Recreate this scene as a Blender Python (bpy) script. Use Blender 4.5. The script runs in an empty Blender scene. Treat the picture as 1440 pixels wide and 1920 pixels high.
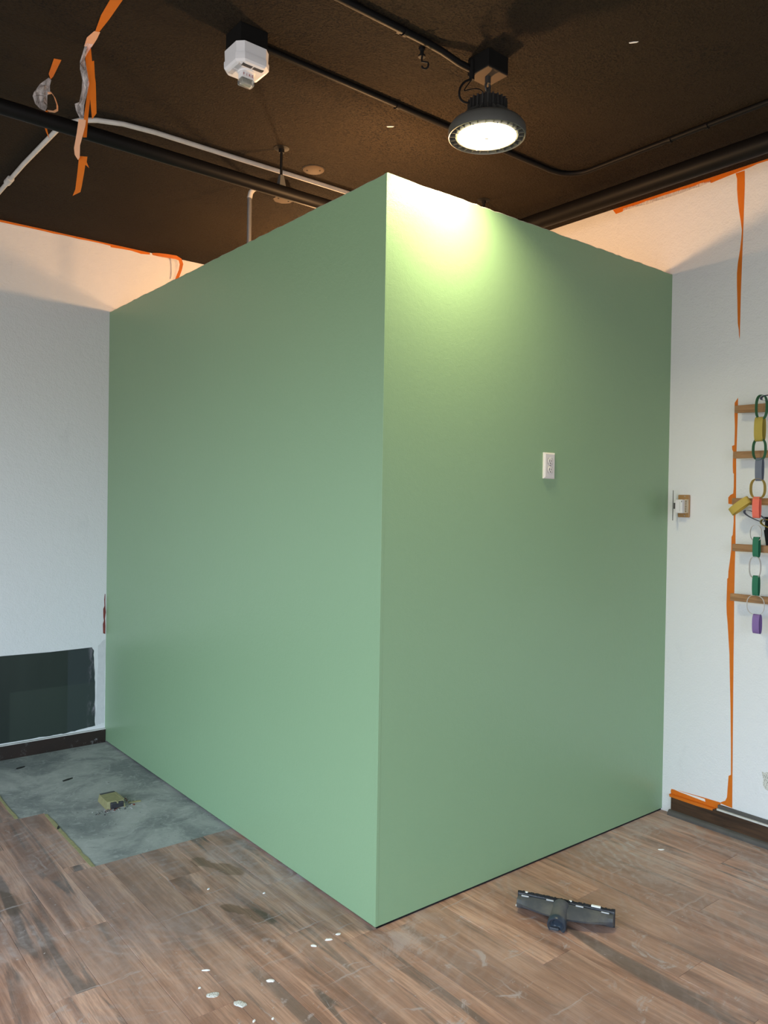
import bpy, bmesh, math, random
from mathutils import Vector, Matrix, Euler

random.seed(7)
SC = bpy.context.scene
COL = SC.collection
PI = math.pi
A, B, BOX, CH = 1.882, 2.803, 2.75, 3.18     # enclosure sides, enclosure height, ceiling height
XW, YW = -3.4, -4.0                          # unseen side and rear walls with the shop windows

# ------------------------------------------------------------------ camera
cd = bpy.data.cameras.new('camera')
cd.sensor_fit = 'VERTICAL'; cd.sensor_height = 36.0; cd.sensor_width = 27.0
cd.lens = 36.0 * 1472.6 / 1920.0
cd.clip_start = 0.02
cam = bpy.data.objects.new('camera', cd); COL.objects.link(cam)
r_ = Vector((0.777817, -0.628297, 0.015604)); u_ = Vector((-0.00487, 0.018802, 0.999811)); f_ = Vector((0.628472, 0.777746, -0.011565))
m = Matrix.Identity(4)
for i in range(3):
    m[i][0], m[i][1], m[i][2] = r_[i], u_[i], -f_[i]
m[0][3], m[1][3], m[2][3] = -1.78208, -2.21879, 1.55695
cam.matrix_world = m
SC.camera = cam

# ------------------------------------------------------------------ colour management, world, lights
SC.view_settings.view_transform = 'Standard'; SC.view_settings.look = 'None'
SC.view_settings.gamma = 1.0; SC.view_settings.use_curve_mapping = False
SC.view_settings.exposure = 0.0
SC.cycles.max_bounces = 8; SC.cycles.diffuse_bounces = 5
SC.cycles.sample_clamp_indirect = 4.0

w = bpy.data.worlds.new('world'); SC.world = w; w.use_nodes = True
nt = w.node_tree; nt.nodes.clear()
wo = nt.nodes.new('ShaderNodeOutputWorld'); wb = nt.nodes.new('ShaderNodeBackground')
wt = nt.nodes.new('ShaderNodeTexCoord'); ws = nt.nodes.new('ShaderNodeSeparateXYZ'); wr = nt.nodes.new('ShaderNodeValToRGB')
nt.links.new(wt.outputs['Generated'], ws.inputs[0]); nt.links.new(ws.outputs['Z'], wr.inputs[0])
wr.color_ramp.elements[0].position = 0.0; wr.color_ramp.elements[0].color = (0.40, 0.40, 0.40, 1)
wr.color_ramp.elements[1].position = 0.12; wr.color_ramp.elements[1].color = (0.74, 0.90, 1.06, 1)
nt.links.new(wr.outputs[0], wb.inputs[0]); wb.inputs['Strength'].default_value = SKY_STRENGTH = 6.4
nt.links.new(wb.outputs[0], wo.inputs[0])

def light(name, kind, loc, power, color, **kw):
    d = bpy.data.lights.new(name, kind); d.energy = power; d.color = color
    for k, v in kw.items(): setattr(d, k, v)
    o = bpy.data.objects.new(name, d); o.location = loc; COL.objects.link(o); return o

# two warm bulbs burning inside the enclosure, below its open top
light('warm_bulb', 'POINT', (0.95, 1.85, 2.72), 46, (1.0, 0.56, 0.25), shadow_soft_size=0.035)
light('warm_bulb', 'POINT', (0.45, 0.47, 2.63), 46, (1.0, 0.56, 0.25), shadow_soft_size=0.035)

# openings of the shop windows behind the camera: portals help the sky light find them
WIN_SIDE = (-3.6, 1.5, 0.35, 2.60)     # on x = XW : y0 y1 z0 z1
WIN_REAR = (-3.1, -.2, 0.35, 2.45)     # on y = YW : x0 x1 z0 z1
p = light('window_portal', 'AREA', (XW + .01, (WIN_SIDE[0] + WIN_SIDE[1]) / 2, (WIN_SIDE[2] + WIN_SIDE[3]) / 2), 1, (1, 1, 1), shape='RECTANGLE', size=WIN_SIDE[3] - WIN_SIDE[2], size_y=WIN_SIDE[1] - WIN_SIDE[0])
p.rotation_euler = (0, -PI / 2, 0); p.data.cycles.is_portal = True
p = light('window_portal', 'AREA', ((WIN_REAR[0] + WIN_REAR[1]) / 2, YW + .01, (WIN_REAR[2] + WIN_REAR[3]) / 2), 1, (1, 1, 1), shape='RECTANGLE', size=WIN_REAR[1] - WIN_REAR[0], size_y=WIN_REAR[3] - WIN_REAR[2])
p.rotation_euler = (PI / 2, 0, 0); p.data.cycles.is_portal = True
LAMP = (0.302, -0.202)

# ------------------------------------------------------------------ helpers
class Mesh:
    def __init__(self): self.v, self.f, self.mi = [], [], []
    def add(self, vs, fs, mi=0):
        b = len(self.v); self.v += [tuple(x) for x in vs]
        for f in fs: self.f.append([b + i for i in f]); self.mi.append(mi)
        return self
    def box(self, x0, x1, y0, y1, z0, z1, c=0.0, mi=0, mat=None):
        """box, optionally chamfered on all edges (24 corners)"""
        if c <= 0:
            vs = [(x, y, z) for z in (z0, z1) for y in (y0, y1) for x in (x0, x1)]
            fs = [(0, 2, 3, 1), (4, 5, 7, 6), (0, 1, 5, 4), (2, 6, 7, 3), (0, 4, 6, 2), (1, 3, 7, 5)]
        else:
            bm = bmesh.new(); bmesh.ops.create_cube(bm, size=1)
            for v in bm.verts:
                v.co = Vector(((x0 + x1) / 2 + v.co.x * (x1 - x0), (y0 + y1) / 2 + v.co.y * (y1 - y0), (z0 + z1) / 2 + v.co.z * (z1 - z0)))
            bmesh.ops.bevel(bm, geom=list(bm.edges), offset=c, segments=2, affect='EDGES', profile=0.5)
            bm.verts.index_update()
            vs = [v.co.copy() for v in bm.verts]; fs = [[v.index for v in f.verts] for f in bm.faces]; bm.free()
        if mat is not None: vs = [mat @ Vector(v) for v in vs]
        return self.add(vs, fs, mi)
    def lathe(self, prof, n=32, centre=(0, 0), mi=0, mat=None):
        """prof: (r, z) from one end to the other; r = 0 closes"""
        vs, fs, rings = [], [], []
        for r, z in prof:
            if r <= 1e-6: rings.append([len(vs)]); vs.append((centre[0], centre[1], z))
            else:
                rings.append(list(range(len(vs), len(vs) + n)))
                vs += [(centre[0] + r * math.cos(2 * PI * i / n), centre[1] + r * math.sin(2 * PI * i / n), z) for i in range(n)]
        for a, b in zip(rings, rings[1:]):
            for i in range(n):
                j = (i + 1) % n
                if len(a) == 1 and len(b) == 1: continue
                if len(a) == 1: fs.append((a[0], b[j], b[i]))
                elif len(b) == 1: fs.append((a[i], a[j], b[0]))
                else: fs.append((a[i], a[j], b[j], b[i]))
        if mat is not None: vs = [mat @ Vector(v) for v in vs]
        return self.add(vs, fs, mi)
    def tube(self, pts, r, n=12, mi=0, caps=True):
        pts = [Vector(p) for p in pts]; vs, fs = [], []
        up = Vector((0, 0, 1)); prev = None
        for i, p in enumerate(pts):
            t = (pts[min(i + 1, len(pts) - 1)] - pts[max(i - 1, 0)]).normalized()
            if prev is None:
                s = t.cross(up)
                if s.length < .05: s = t.cross(Vector((1, 0, 0)))
            else: s = prev - t * prev.dot(t)
            s.normalize(); prev = s; q = t.cross(s)
            rr = r[i] if isinstance(r, (list, tuple)) else r
            vs += [p + (s * math.cos(2 * PI * k / n) + q * math.sin(2 * PI * k / n)) * rr for k in range(n)]
        for i in range(len(pts) - 1):
            for k in range(n):
                l = (k + 1) % n
                fs.append((i * n + k, i * n + l, (i + 1) * n + l, (i + 1) * n + k))
        if caps:
            fs.append(list(range(n))[::-1]); fs.append([(len(pts) - 1) * n + k for k in range(n)])
        return self.add(vs, fs, mi)
    def poly(self, pts, thick, normal, mi=0):
        """a flat outline extruded by thick along normal"""
        n = len(pts); nv = Vector(normal) * thick
        vs = [Vector(p) for p in pts] + [Vector(p) + nv for p in pts]
        fs = [list(range(n))[::-1], list(range(n, 2 * n))] + [(i, (i + 1) % n, n + (i + 1) % n, n + i) for i in range(n)]
        return self.add(vs, fs, mi)
    def ribbon(self, pts, wides, thick=.0006, mi=0):
        """a strip: pts are mid points, wides half width vectors"""
        pts = [Vector(p) for p in pts]; vs, fs = [], []
        for i, p in enumerate(pts):
            w_ = Vector(wides[i] if isinstance(wides, list) else wides)
            t = (pts[min(i + 1, len(pts) - 1)] - pts[max(i - 1, 0)]).normalized()
            nrm = t.cross(w_).normalized() * thick / 2
            vs += [p - w_ - nrm, p + w_ - nrm, p + w_ + nrm, p - w_ + nrm]
        for i in range(len(pts) - 1):
            for k in range(4):
                l = (k + 1) % 4
                fs.append((4 * i + k, 4 * i + l, 4 * i + 4 + l, 4 * i + 4 + k))
        fs.append((3, 2, 1, 0)); e = 4 * (len(pts) - 1); fs.append((e, e + 1, e + 2, e + 3))
        return self.add(vs, fs, mi)
    def build(self, name, mats, parent=None, smooth=False, origin=None):
        me = bpy.data.meshes.new(name)
        o_ = Vector(origin) if origin is not None else Vector((0, 0, 0))
        me.from_pydata([Vector(v) - o_ for v in self.v], [], self.f)
        for mt in (mats if isinstance(mats, list) else [mats]): me.materials.append(mt)
        for p, i in zip(me.polygons, self.mi): p.material_index = i
        bm = bmesh.new(); bm.from_mesh(me); bmesh.ops.recalc_face_normals(bm, faces=bm.faces)
        if smooth:
            for f in bm.faces: f.smooth = True
            for e in bm.edges:
                if len(e.link_faces) == 2 and e.calc_face_angle(0) > math.radians(35): e.smooth = False
        bm.to_mesh(me); bm.free(); me.update()
        o = bpy.data.objects.new(name, me); COL.objects.link(o)
        o.location = o_
        if parent is not None:
            o.parent = parent
            o.location = o_ - abs_loc(parent)
        return o

def abs_loc(o):
    l = Vector(o.location)
    while o.parent is not None: o = o.parent; l += Vector(o.location)
    return l
def thing(name, label, cat, loc, group=None):
    o = bpy.data.objects.new(name, None); o.empty_display_size = .05; COL.objects.link(o); o.location = loc
    return tag(o, label, cat, group)
def tag(o, label, cat, group=None, kind=None):
    o['label'] = label; o['category'] = cat
    if group: o['group'] = group
    if kind: o['kind'] = kind
    return o
def struct(o): o['kind'] = 'structure'; return o

# ------------------------------------------------------------------ materials
class NT:
    def __init__(self, name):
        self.m = bpy.data.materials.new(name); self.m.use_nodes = True
        self.t = self.m.node_tree; self.bsdf = self.t.nodes['Principled BSDF']; self.out = self.t.nodes['Material Output']
    def n(self, typ, **kw):
        x = self.t.nodes.new(typ)
        for k, v in kw.items(): setattr(x, k, v)
        return x
    def l(self, a, b): self.t.links.new(a, b)
    def put(self, node, i, v):
        if v is None: return
        if hasattr(v, 'is_output') or hasattr(v, 'links'): self.l(v, node.inputs[i])
        else: node.inputs[i].default_value = v
    def pos(self): return self.n('ShaderNodeNewGeometry').outputs['Position']
    def math(self, op, a, b=None, clamp=False):
        x = self.n('ShaderNodeMath', operation=op, use_clamp=clamp); self.put(x, 0, a); self.put(x, 1, b); return x.outputs[0]
    def vmul(self, v, s):
        x = self.n('ShaderNodeVectorMath', operation='MULTIPLY'); self.put(x, 0, v); x.inputs[1].default_value = s; return x.outputs[0]
    def vadd(self, v, s):
        x = self.n('ShaderNodeVectorMath', operation='ADD'); self.put(x, 0, v); self.put(x, 1, s); return x.outputs[0]
    def noise(self, v, scale=1, detail=4, rough=.55, dist=0.0, color=False):
        x = self.n('ShaderNodeTexNoise'); self.put(x, 'Vector', v)
        x.inputs['Scale'].default_value = scale; x.inputs['Detail'].default_value = detail
        x.inputs['Roughness'].default_value = rough; x.inputs['Distortion'].default_value = dist
        return x.outputs['Color' if color else 'Fac']
    def ramp(self, v, stops):
        x = self.n('ShaderNodeValToRGB'); self.put(x, 0, v); e = x.color_ramp.elements
        while len(e) < len(stops): e.new(.5)
        for i, (p_, c) in enumerate(stops):
            e[i].position = p_; e[i].color = (*c, 1) if not isinstance(c, (int, float)) else (c, c, c, 1)
        return x.outputs[0]
    def mr(self, v, a, b, c=0., d=1., smooth=True):
        x = self.n('ShaderNodeMapRange', interpolation_type='SMOOTHSTEP' if smooth else 'LINEAR')
        self.put(x, 0, v)
        for i, q in enumerate((a, b, c, d)): x.inputs[1 + i].default_value = q
        return x.outputs[0]
    def mix(self, f, a, b, mode='MIX'):
        x = self.n('ShaderNodeMix', data_type='RGBA', blend_type=mode); self.put(x, 0, f)
        for i, q in ((6, a), (7, b)):
            if isinstance(q, tuple): x.inputs[i].default_value = (*q[:3], 1)
            else: self.l(q, x.inputs[i])
        return x.outputs[2]
    def bump(self, h, strength, dist):
        x = self.n('ShaderNodeBump'); self.put(x, 'Height', h); x.inputs['Strength'].default_value = strength; x.inputs['Distance'].default_value = dist
        self.l(x.outputs[0], self.bsdf.inputs['Normal'])
    def set(self, **kw):
        for k, v in kw.items():
            k = k.replace('_', ' ')
            if isinstance(v, tuple): v = (*v[:3], 1) if len(v) == 3 else v
            self.put(self.bsdf, k, v)
        return self.m
    def ellipse(self, v, cx, cy, ang, a, b, soft=.35):
        """1 inside a soft-edged ellipse on the floor"""
        x = self.n('ShaderNodeMapping', vector_type='TEXTURE'); self.put(x, 0, v)
        x.inputs['Location'].default_value = (cx, cy, 0); x.inputs['Rotation'].default_value = (0, 0, ang); x.inputs['Scale'].default_value = (a, b, 1e3)
        l_ = self.n('ShaderNodeVectorMath', operation='LENGTH'); self.l(x.outputs[0], l_.inputs[0])
        return self.mr(l_.outputs['Value'], 1 - soft, 1 + soft, 1, 0)
    def sep(self, v):
        x = self.n('ShaderNodeSeparateXYZ'); self.put(x, 0, v); return x.outputs

def plain(name, col, rough=.5, var=.12, scale=30, metal=0.0, bump=0.0, spec=.5):
    t = NT(name); P = t.pos(); f = t.noise(P, scale, 4)
    c = t.mix(f, tuple(x * (1 - var) for x in col), tuple(min(1, x * (1 + var)) for x in col))
    if bump: t.bump(t.noise(P, scale * 6, 3), bump, .002)
    return t.set(Base_Color=c, Roughness=rough, Metallic=metal, Specular_IOR_Level=spec)

def wall_paint(name, col, rough, scale, strength, marks=None):
    t = NT(name); P = t.pos()
    f = t.noise(P, 1.3, 3); c = t.mix(f, tuple(x * .965 for x in col), col)
    if marks:      # grey scuffs and bare filler
        k = t.mr(t.noise(t.vmul(P, (3, 3, 1.2)), 2.2, 6, .65), .60, .72, 0, marks)
        c = t.mix(k, c, tuple(x * .8 for x in col))
    h = t.math('ADD', t.noise(P, scale, 3, .6), t.math('MULTIPLY', t.noise(P, scale * .22, 2), 1.2))
    t.bump(h, strength, .004)
    return t.set(Base_Color=c, Roughness=rough)

M = {}
M['white'] = wall_paint('white_wall_paint', (.80, .80, .815), .55, 120, .55, .25)
M['trim'] = wall_paint('unseen_wall_paint', (.70, .70, .69), .6, 90, .3)
M['green'] = wall_paint('green_wall_paint', (.268, .42, .245), .36, 210, .16)
M['board'] = plain('grey_board_paper', (.40, .39, .37), .85, .08, 20)
M['raw'] = plain('raw_board_edge', (.62, .60, .54), .8, .15, 60)

t = NT('ceiling_paint'); P = t.pos()
c = t.mix(t.noise(P, 1.6, 5, .6), (.0185, .0128, .0075), (.036, .0255, .0148))
sp = t.mr(t.noise(P, 130, 3, .6), .545, .62)
reg = t.mr(t.noise(t.vadd(P, (0.0, 2.3, 0)), 1.7, 4, .6), .44, .58)
c = t.mix(t.math('MULTIPLY', sp, t.math('ADD', t.math('MULTIPLY', reg, .75), .12)), c, (.012, .010, .009))
t.bump(t.math('ADD', t.noise(P, 110, 4, .6), t.math('MULTIPLY', sp, -.8)), 1.0, .010)
M['ceiling'] = t.set(Base_Color=c, Roughness=.85, Specular_IOR_Level=.12)

def wood_base(t, P, rnd, tone):
    off = t.n('ShaderNodeCombineXYZ'); t.l(t.math('MULTIPLY', rnd, 37.0), off.inputs[0]); t.l(t.math('MULTIPLY', rnd, 91.0), off.inputs[1])
    Q = t.vadd(P, off.outputs[0])
    g = t.noise(t.vmul(Q, (11, 1.1, 1)), 1.0, 6, .62, .9)
    c = t.ramp(g, [(.38, tone[0]), (.50, tone[1]), (.63, tone[2])])
    fine = t.noise(t.vmul(Q, (110, 5, 1)), 1.0, 4, .7, .3)
    c = t.mix(t.mr(fine, .42, .64, .0, .55), c, tone[0])
    dark = t.mr(t.noise(t.vmul(Q, (10, .75, 1)), 1.0, 5, .6, 1.2), .55, .66, 0, .85)
    c = t.mix(dark, c, tone[3])
    return c, g, fine, Q

t = NT('floor_plank_vinyl'); P = t.pos()
rnd = t.n('ShaderNodeObjectInfo').outputs['Random']
c, g, fine, Q = wood_base(t, P, rnd, [(.205, .098, .062), (.45, .232, .150), (.70, .41, .285), (.060, .050, .046)])
c = t.mix(t.mr(rnd, 0, 1, .0, .55, False), c, (.31, .185, .132))
# dust: a grey film, swept in arcs, thicker beside the enclosure and the bare patch
warp = t.vadd(P, t.vmul(t.vadd(t.noise(P, 9, 3, .6, 0, True), (-.5, -.5, -.5)), (.05, .05, 0)))
S = t.sep(P)
n1 = t.noise(warp, 2.4, 6, .65, .8)
left = t.math('MULTIPLY', t.mr(S[0], .08, -.45, 1, .55), t.mr(S[1], -.15, .55))
right = t.math('MULTIPLY', t.mr(S[0], .7, 1.5, .15, .75), t.mr(S[1], -2.5, -.1, .55, 1))
base = t.math('MAXIMUM', t.math('MULTIPLY', left, .62), t.math('MULTIPLY', right, .78))
base = t.math('MAXIMUM', base, .20)
wv = t.n('ShaderNodeTexWave', wave_type='RINGS', rings_direction='Z'); t.l(t.vadd(warp, (.42, -.70, 0)), wv.inputs[0])
wv.inputs['Scale'].default_value = 7; wv.inputs['Distortion'].default_value = 5; wv.inputs['Detail'].default_value = 3; wv.inputs['Detail Scale'].default_value = 1.2
arcs = t.mr(wv.outputs['Fac'], .45, 1.0, .72, 1.25)
arcs = t.mix(t.mr(t.noise(P, 2.6, 2), .46, .58), (.9, .9, .9), arcs)
arcs = t.math('MULTIPLY', arcs, t.mr(t.noise(t.vadd(warp, (.45, -.55, 0)), 14, 6, .7, 1.5), .36, .64, .55, 1.25))
d = t.math('MULTIPLY', t.math('MULTIPLY', base, t.mr(n1, .36, .64, .30, 1.2)), arcs)
foot = None
for (cx, cy, an, a_, b_) in [(-.268, .880, 1.99, .052, .033), (-.240, .815, 1.99, .055, .022), (-.204, .745, 1.95, .082, .034), (-.345, .455, 2.1, .045, .028), (-.318, .40, 2.0, .055, .020), (-.290, .340, 1.9, .075, .035), (-1.02, 1.02, 1.75, .13, .055)]:
    e = t.ellipse(warp, cx, cy, an, a_, b_, .16); foot = e if foot is None else t.math('MAXIMUM', foot, e)
d = t.math('MULTIPLY', d, t.math('SUBTRACT', 1.0, t.math('MULTIPLY', foot, .85)))
c = t.mix(t.math('MULTIPLY', foot, .45), c, (.075, .055, .035))
# white plaster scratches and smears
def scratches(ang, sc, lo, hi):
    mp = t.n('ShaderNodeMapping'); t.l(warp, mp.inputs[0]); mp.inputs['Rotation'].default_value = (0, 0, ang); mp.inputs['Scale'].default_value = sc
    return t.mr(t.noise(mp.outputs[0], 1.0, 5, .55, .5), lo, hi)
s = t.math('MAXIMUM', t.math('MULTIPLY', scratches(.9, (2.2, 34, 1), .635, .70), .60), t.math('MULTIPLY', scratches(-.5, (40, 2.6, 1), .64, .70), .50))
smear = t.mr(t.noise(t.vadd(warp, (3.1, 1.7, 0)), 5.5, 9, .74, 1.4), .555, .66, 0, .75)
smear = t.math('MULTIPLY', smear, t.mr(S[1], .6, .0, .25, 1))
speck = t.mr(t.noise(P, 62, 2, .5), .715, .75, 0, .9)
corner = t.math('MAXIMUM', t.math('MULTIPLY', t.ellipse(warp, .06, -.09, .7, .20, .13, .7), .55), t.math('MULTIPLY', t.ellipse(warp, 1.62, -.10, 0, .36, .10, .8), .62))
d = t.math('MAXIMUM', d, t.math('MULTIPLY', corner, t.mr(t.noise(warp, 7, 8, .75, 1.0), .42, .60, .15, 1.15)))
d = t.math('MAXIMUM', d, t.math('MAXIMUM', smear, t.math('MAXIMUM', s, speck)), True)
c = t.mix(d, c, (.49, .42, .395))
t.bump(t.math('ADD', fine, t.math('MULTIPLY', d, .4)), .12, .001)
M['plank'] = t.set(Base_Color=c, Roughness=t.mr(d, 0, .7, .46, .85), Specular_IOR_Level=.35)

t = NT('bare_concrete'); P = t.pos()
warp = t.vadd(P, t.vmul(t.vadd(t.noise(P, 6, 3, .6, 0, True), (-.5, -.5, -.5)), (.08, .08, 0)))
c = t.mix(t.mr(t.noise(warp, 2.6, 7, .66, .6), .36, .64), (.20, .215, .205), (.42, .425, .39))
c = t.mix(t.mr(t.noise(warp, 13, 7, .74, 2.0), .50, .68, 0, .45), c, (.56, .56, .53))
c = t.mix(t.mr(t.noise(warp, 6, 8, .75, 1.2), .57, .68, 0, .6), c, (.50, .50, .47))
c = t.mix(t.mr(t.noise(P, 60, 2), .70, .74, 0, .8), c, (.08, .08, .075))
t.bump(t.noise(P, 60, 5, .7), .3, .002)
M['concrete'] = t.set(Base_Color=c, Roughness=.8)

def wood(name, tone, axis_scale, rough=.5):
    t = NT(name); P = t.pos()
    g = t.noise(t.vmul(P, axis_scale), 1.0, 6, .62, .8)
    c = t.ramp(g, [(.3, tone[0]), (.7, tone[1])])
    t.bump(g, .1, .001)
    return t.set(Base_Color=c, Roughness=rough)
M['slat'] = wood('oak_slat', ((.22, .105, .038), (.42, .225, .10)), (60, 6, 60))
M['skirting_r'] = wood('walnut_skirting', ((.022, .012, .007), (.085, .043, .022)), (50, 4, 50), .42)
t = NT('stained_skirting'); P = t.pos()
k = t.mr(t.noise(P, 22, 6, .7), .58, .68)
k = t.math('MULTIPLY', k, t.mr(t.sep(P)[0], -.16, -.02, .12, .8))
M['skirting_l'] = t.set(Base_Color=t.mix(k, t.mix(t.noise(P, 6, 4), (.010, .007, .006), (.035, .016, .011)), (.40, .39, .40)), Roughness=.45)
M['shoe'] = plain('grey_shoe_moulding', (.085, .078, .073), .6, .35, 14)
M['dusty_white'] = plain('dusty_white_edge', (.62, .61, .58), .7, .25, 40)
t = NT('old_dark_paint'); P = t.pos(); S = t.sep(P)
c = t.mix(t.noise(t.vmul(P, (9, 9, 1.5)), 1, 5, .6), (.008, .016, .013), (.022, .032, .028))
k = t.math('MULTIPLY', t.mr(S[0], -.24, -.232), t.mr(S[0], -.02, -.06, .0, 1))
c = t.mix(t.math('MULTIPLY', k, .55), c, (.036, .048, .058))
c = t.mix(t.math('MULTIPLY', t.math('MULTIPLY', t.mr(S[2], .395, .385), t.mr(S[0], -.58, -.56)), .30), c, (.05, .07, .055))
pk = t.math('MULTIPLY', t.mr(S[0], -.125, -.07), t.mr(t.noise(t.vmul(P, (14, 14, 5)), 1, 5, .7), .45, .6))
c = t.mix(t.math('MULTIPLY', pk, .7), c, (.30, .27, .31))
M['darkpatch'] = t.set(Base_Color=c, Roughness=.42)
M['brick'] = plain('bare_brick', (.20, .045, .035), .85, .5, 60, bump=.4)
M['plaster'] = plain('plaster', (.60, .585, .54), .85, .2, 70, bump=.4)
t = NT('flecked_plaster'); P = t.pos()
c = t.mix(t.mr(t.noise(P, 220, 3, .6), .5, .62), (.66, .65, .60), (.30, .285, .25))
t.bump(t.noise(P, 160, 4), .6, .002); M['flake'] = t.set(Base_Color=c, Roughness=.85)
M['chip'] = plain('white_paint_chip', (.82, .81, .78), .7, .06, 60)
t = NT('orange_tape'); P = t.pos()
c = t.mix(t.noise(P, 40, 4, .6), (.72, .165, .006), (.86, .235, .010)); t.bump(t.noise(P, 200, 3), .25, .001)
tr = t.n('ShaderNodeBsdfTranslucent'); tr.inputs[0].default_value = (.95, .36, .05, 1)
ms = t.n('ShaderNodeMixShader'); ms.inputs[0].default_value = .22
M['tape'] = t.set(Base_Color=c, Roughness=.55)
t.l(t.bsdf.outputs[0], ms.inputs[1]); t.l(tr.outputs[0], ms.inputs[2]); t.l(ms.outputs[0], t.out.inputs[0])
M['tape_pink'] = plain('faded_tape_back', (.80, .42, .24), .6, .08, 40)
t = NT('masking_film'); P = t.pos()
t.bump(t.noise(t.vmul(P, (40, 40, 14)), 1, 4, .6, 1.0), 1.0, .006)
tr = t.n('ShaderNodeBsdfTransparent'); ms = t.n('ShaderNodeMixShader')
t.l(t.mr(t.noise(t.vmul(P, (60, 60, 18)), 1, 4, .6), .38, .64, .30, .72), ms.inputs[0])
M['film'] = t.set(Base_Color=(.80, .73, .71), Roughness=.25)
t.l(tr.outputs[0], ms.inputs[1]); t.l(t.bsdf.outputs[0], ms.inputs[2]); t.l(ms.outputs[0], t.out.inputs[0])
M['black'] = plain('black_paint', (.008, .0075, .007), .6, .3, 20, spec=.15)
M['pipe'] = plain('black_pipe_paint', (.006, .0055, .0055), .5, .25, 8, spec=.14)
M['lampblack'] = plain('black_cast_metal', (.030, .029, .028), .40, .2, 25)
M['lampgrey'] = plain('dark_grey_rim', (.085, .085, .078), .42, .15, 25)
M['brownplate'] = plain('brown_painted_plate', (.085, .058, .036), .7, .15, 12, spec=.2)
M['pipewhite'] = plain('white_painted_conduit', (.62, .59, .55), .5, .2, 24)
M['steel'] = plain('galvanised_steel', (.42, .43, .45), .38, .12, 40, metal=.8)
M['plastic'] = plain('white_plastic', (.78, .77, .78), .38, .03, 10)
M['plastic_grey'] = plain('grey_plastic_grille', (.50, .50, .51), .5, .05, 10)
M['ivory'] = plain('ivory_cover_plate', (.76, .72, .70), .32, .02, 10)
M['slot'] = plain('dark_slot', (.015, .014, .013), .6, .2, 30)
M['red'] = plain('red_lettering', (.35, .015, .02), .5, .05, 20)
t = NT('clear_lens'); P = t.pos()
M['clear'] = t.set(Base_Color=(.9, .92, .9), Roughness=.06, Transmission_Weight=.85, IOR=1.45)
M['reflector'] = plain('strobe_reflector', (.55, .57, .53), .2, .2, 120, metal=.7)
t = NT('lit_lamp_lens'); t.set(Base_Color=(.9, .9, .85), Emission_Color=(1.0, .93, .70)); t.bsdf.inputs['Emission Strength'].default_value = 20.0
M['lens'] = t.m
M['lens_edge'] = plain('lens_edge_plastic', (.75, .72, .58), .3, .05, 20)
M['tan'] = plain('tan_base_plate', (.40, .22, .085), .45, .2, 30)
M['vac'] = plain('dusty_navy_plastic', (.060, .062, .070), .5, .45, 22)
t = NT('dusty_grey_plastic'); P = t.pos()
M['vacdust'] = t.set(Base_Color=t.mix(t.mr(t.noise(P, 14, 4, .55), .32, .72), (.050, .054, .064), (.115, .110, .102)), Roughness=.62)
M['vacblue'] = plain('blue_black_plastic', (.030, .042, .060), .32, .2, 30)
M['bristle'] = plain('black_bristle', (.010, .010, .011), .8, .4, 90)
M['boxolive'] = plain('olive_painted_metal', (.30, .275, .13), .6, .25, 45, bump=.3)
M['boxdark'] = plain('dark_box_cover', (.035, .033, .040), .4, .3, 50)
M['glue'] = plain('yellow_glue_line', (.34, .31, .15), .8, .35, 50)
M['gap'] = plain('dark_gap', (.012, .011, .010), .9, .2, 20)
def paper(name, col): return plain(name, col, .75, .07, 40)
M['p_green'] = paper('green_paper', (.045, .19, .085)); M['p_yellow'] = paper('yellow_paper', (.52, .37, .075)); M['p_grey'] = paper('grey_blue_paper', (.145, .165, .22))
M['p_coral'] = paper('coral_paper', (.80, .16, .11)); M['p_teal'] = paper('dark_green_paper', (.02, .155, .085)); M['p_purple'] = paper('purple_paper', (.23, .135, .36)); M['p_white'] = paper('white_paper', (.74, .71, .66))
M['p_mustard'] = paper('mustard_paper', (.42, .32, .06))

# ------------------------------------------------------------------ setting
# floor: slab, planks one by one, bare concrete patch
fl = Mesh().box(XW, A, YW, B, -.06, -.008).build('floor', M['gap']); struct(fl)
GX, GL, GAP = .1524, 1.22, .0004
special = {-10: .277, -7: .383}
k0 = math.ceil((XW - .47) / GX) - 1
shared = {}
def plank_mesh(L, Wd):
    key = (round(L, 4), round(Wd, 4))
    if key not in shared:
        b = Mesh(); c_ = .0008; hx, hy = Wd / 2, L / 2
        vs = [(-hx, -hy, -.008), (hx, -hy, -.008), (hx, hy, -.008), (-hx, hy, -.008),
              (-hx, -hy, -c_), (hx, -hy, -c_), (hx, hy, -c_), (-hx, hy, -c_),
              (-hx + c_, -hy + c_, 0), (hx - c_, -hy + c_, 0), (hx - c_, hy - c_, 0), (-hx + c_, hy - c_, 0)]
        fs = [(3, 2, 1, 0)] + [(i, (i + 1) % 4, 4 + (i + 1) % 4, 4 + i) for i in range(4)] + [(4 + i, 4 + (i + 1) % 4, 8 + (i + 1) % 4, 8 + i) for i in range(4)] + [(8, 9, 10, 11)]
        me = bpy.data.meshes.new('plank'); me.from_pydata(vs, [], fs); me.materials.append(M['plank']); shared[key] = me
    return shared[key]
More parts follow.
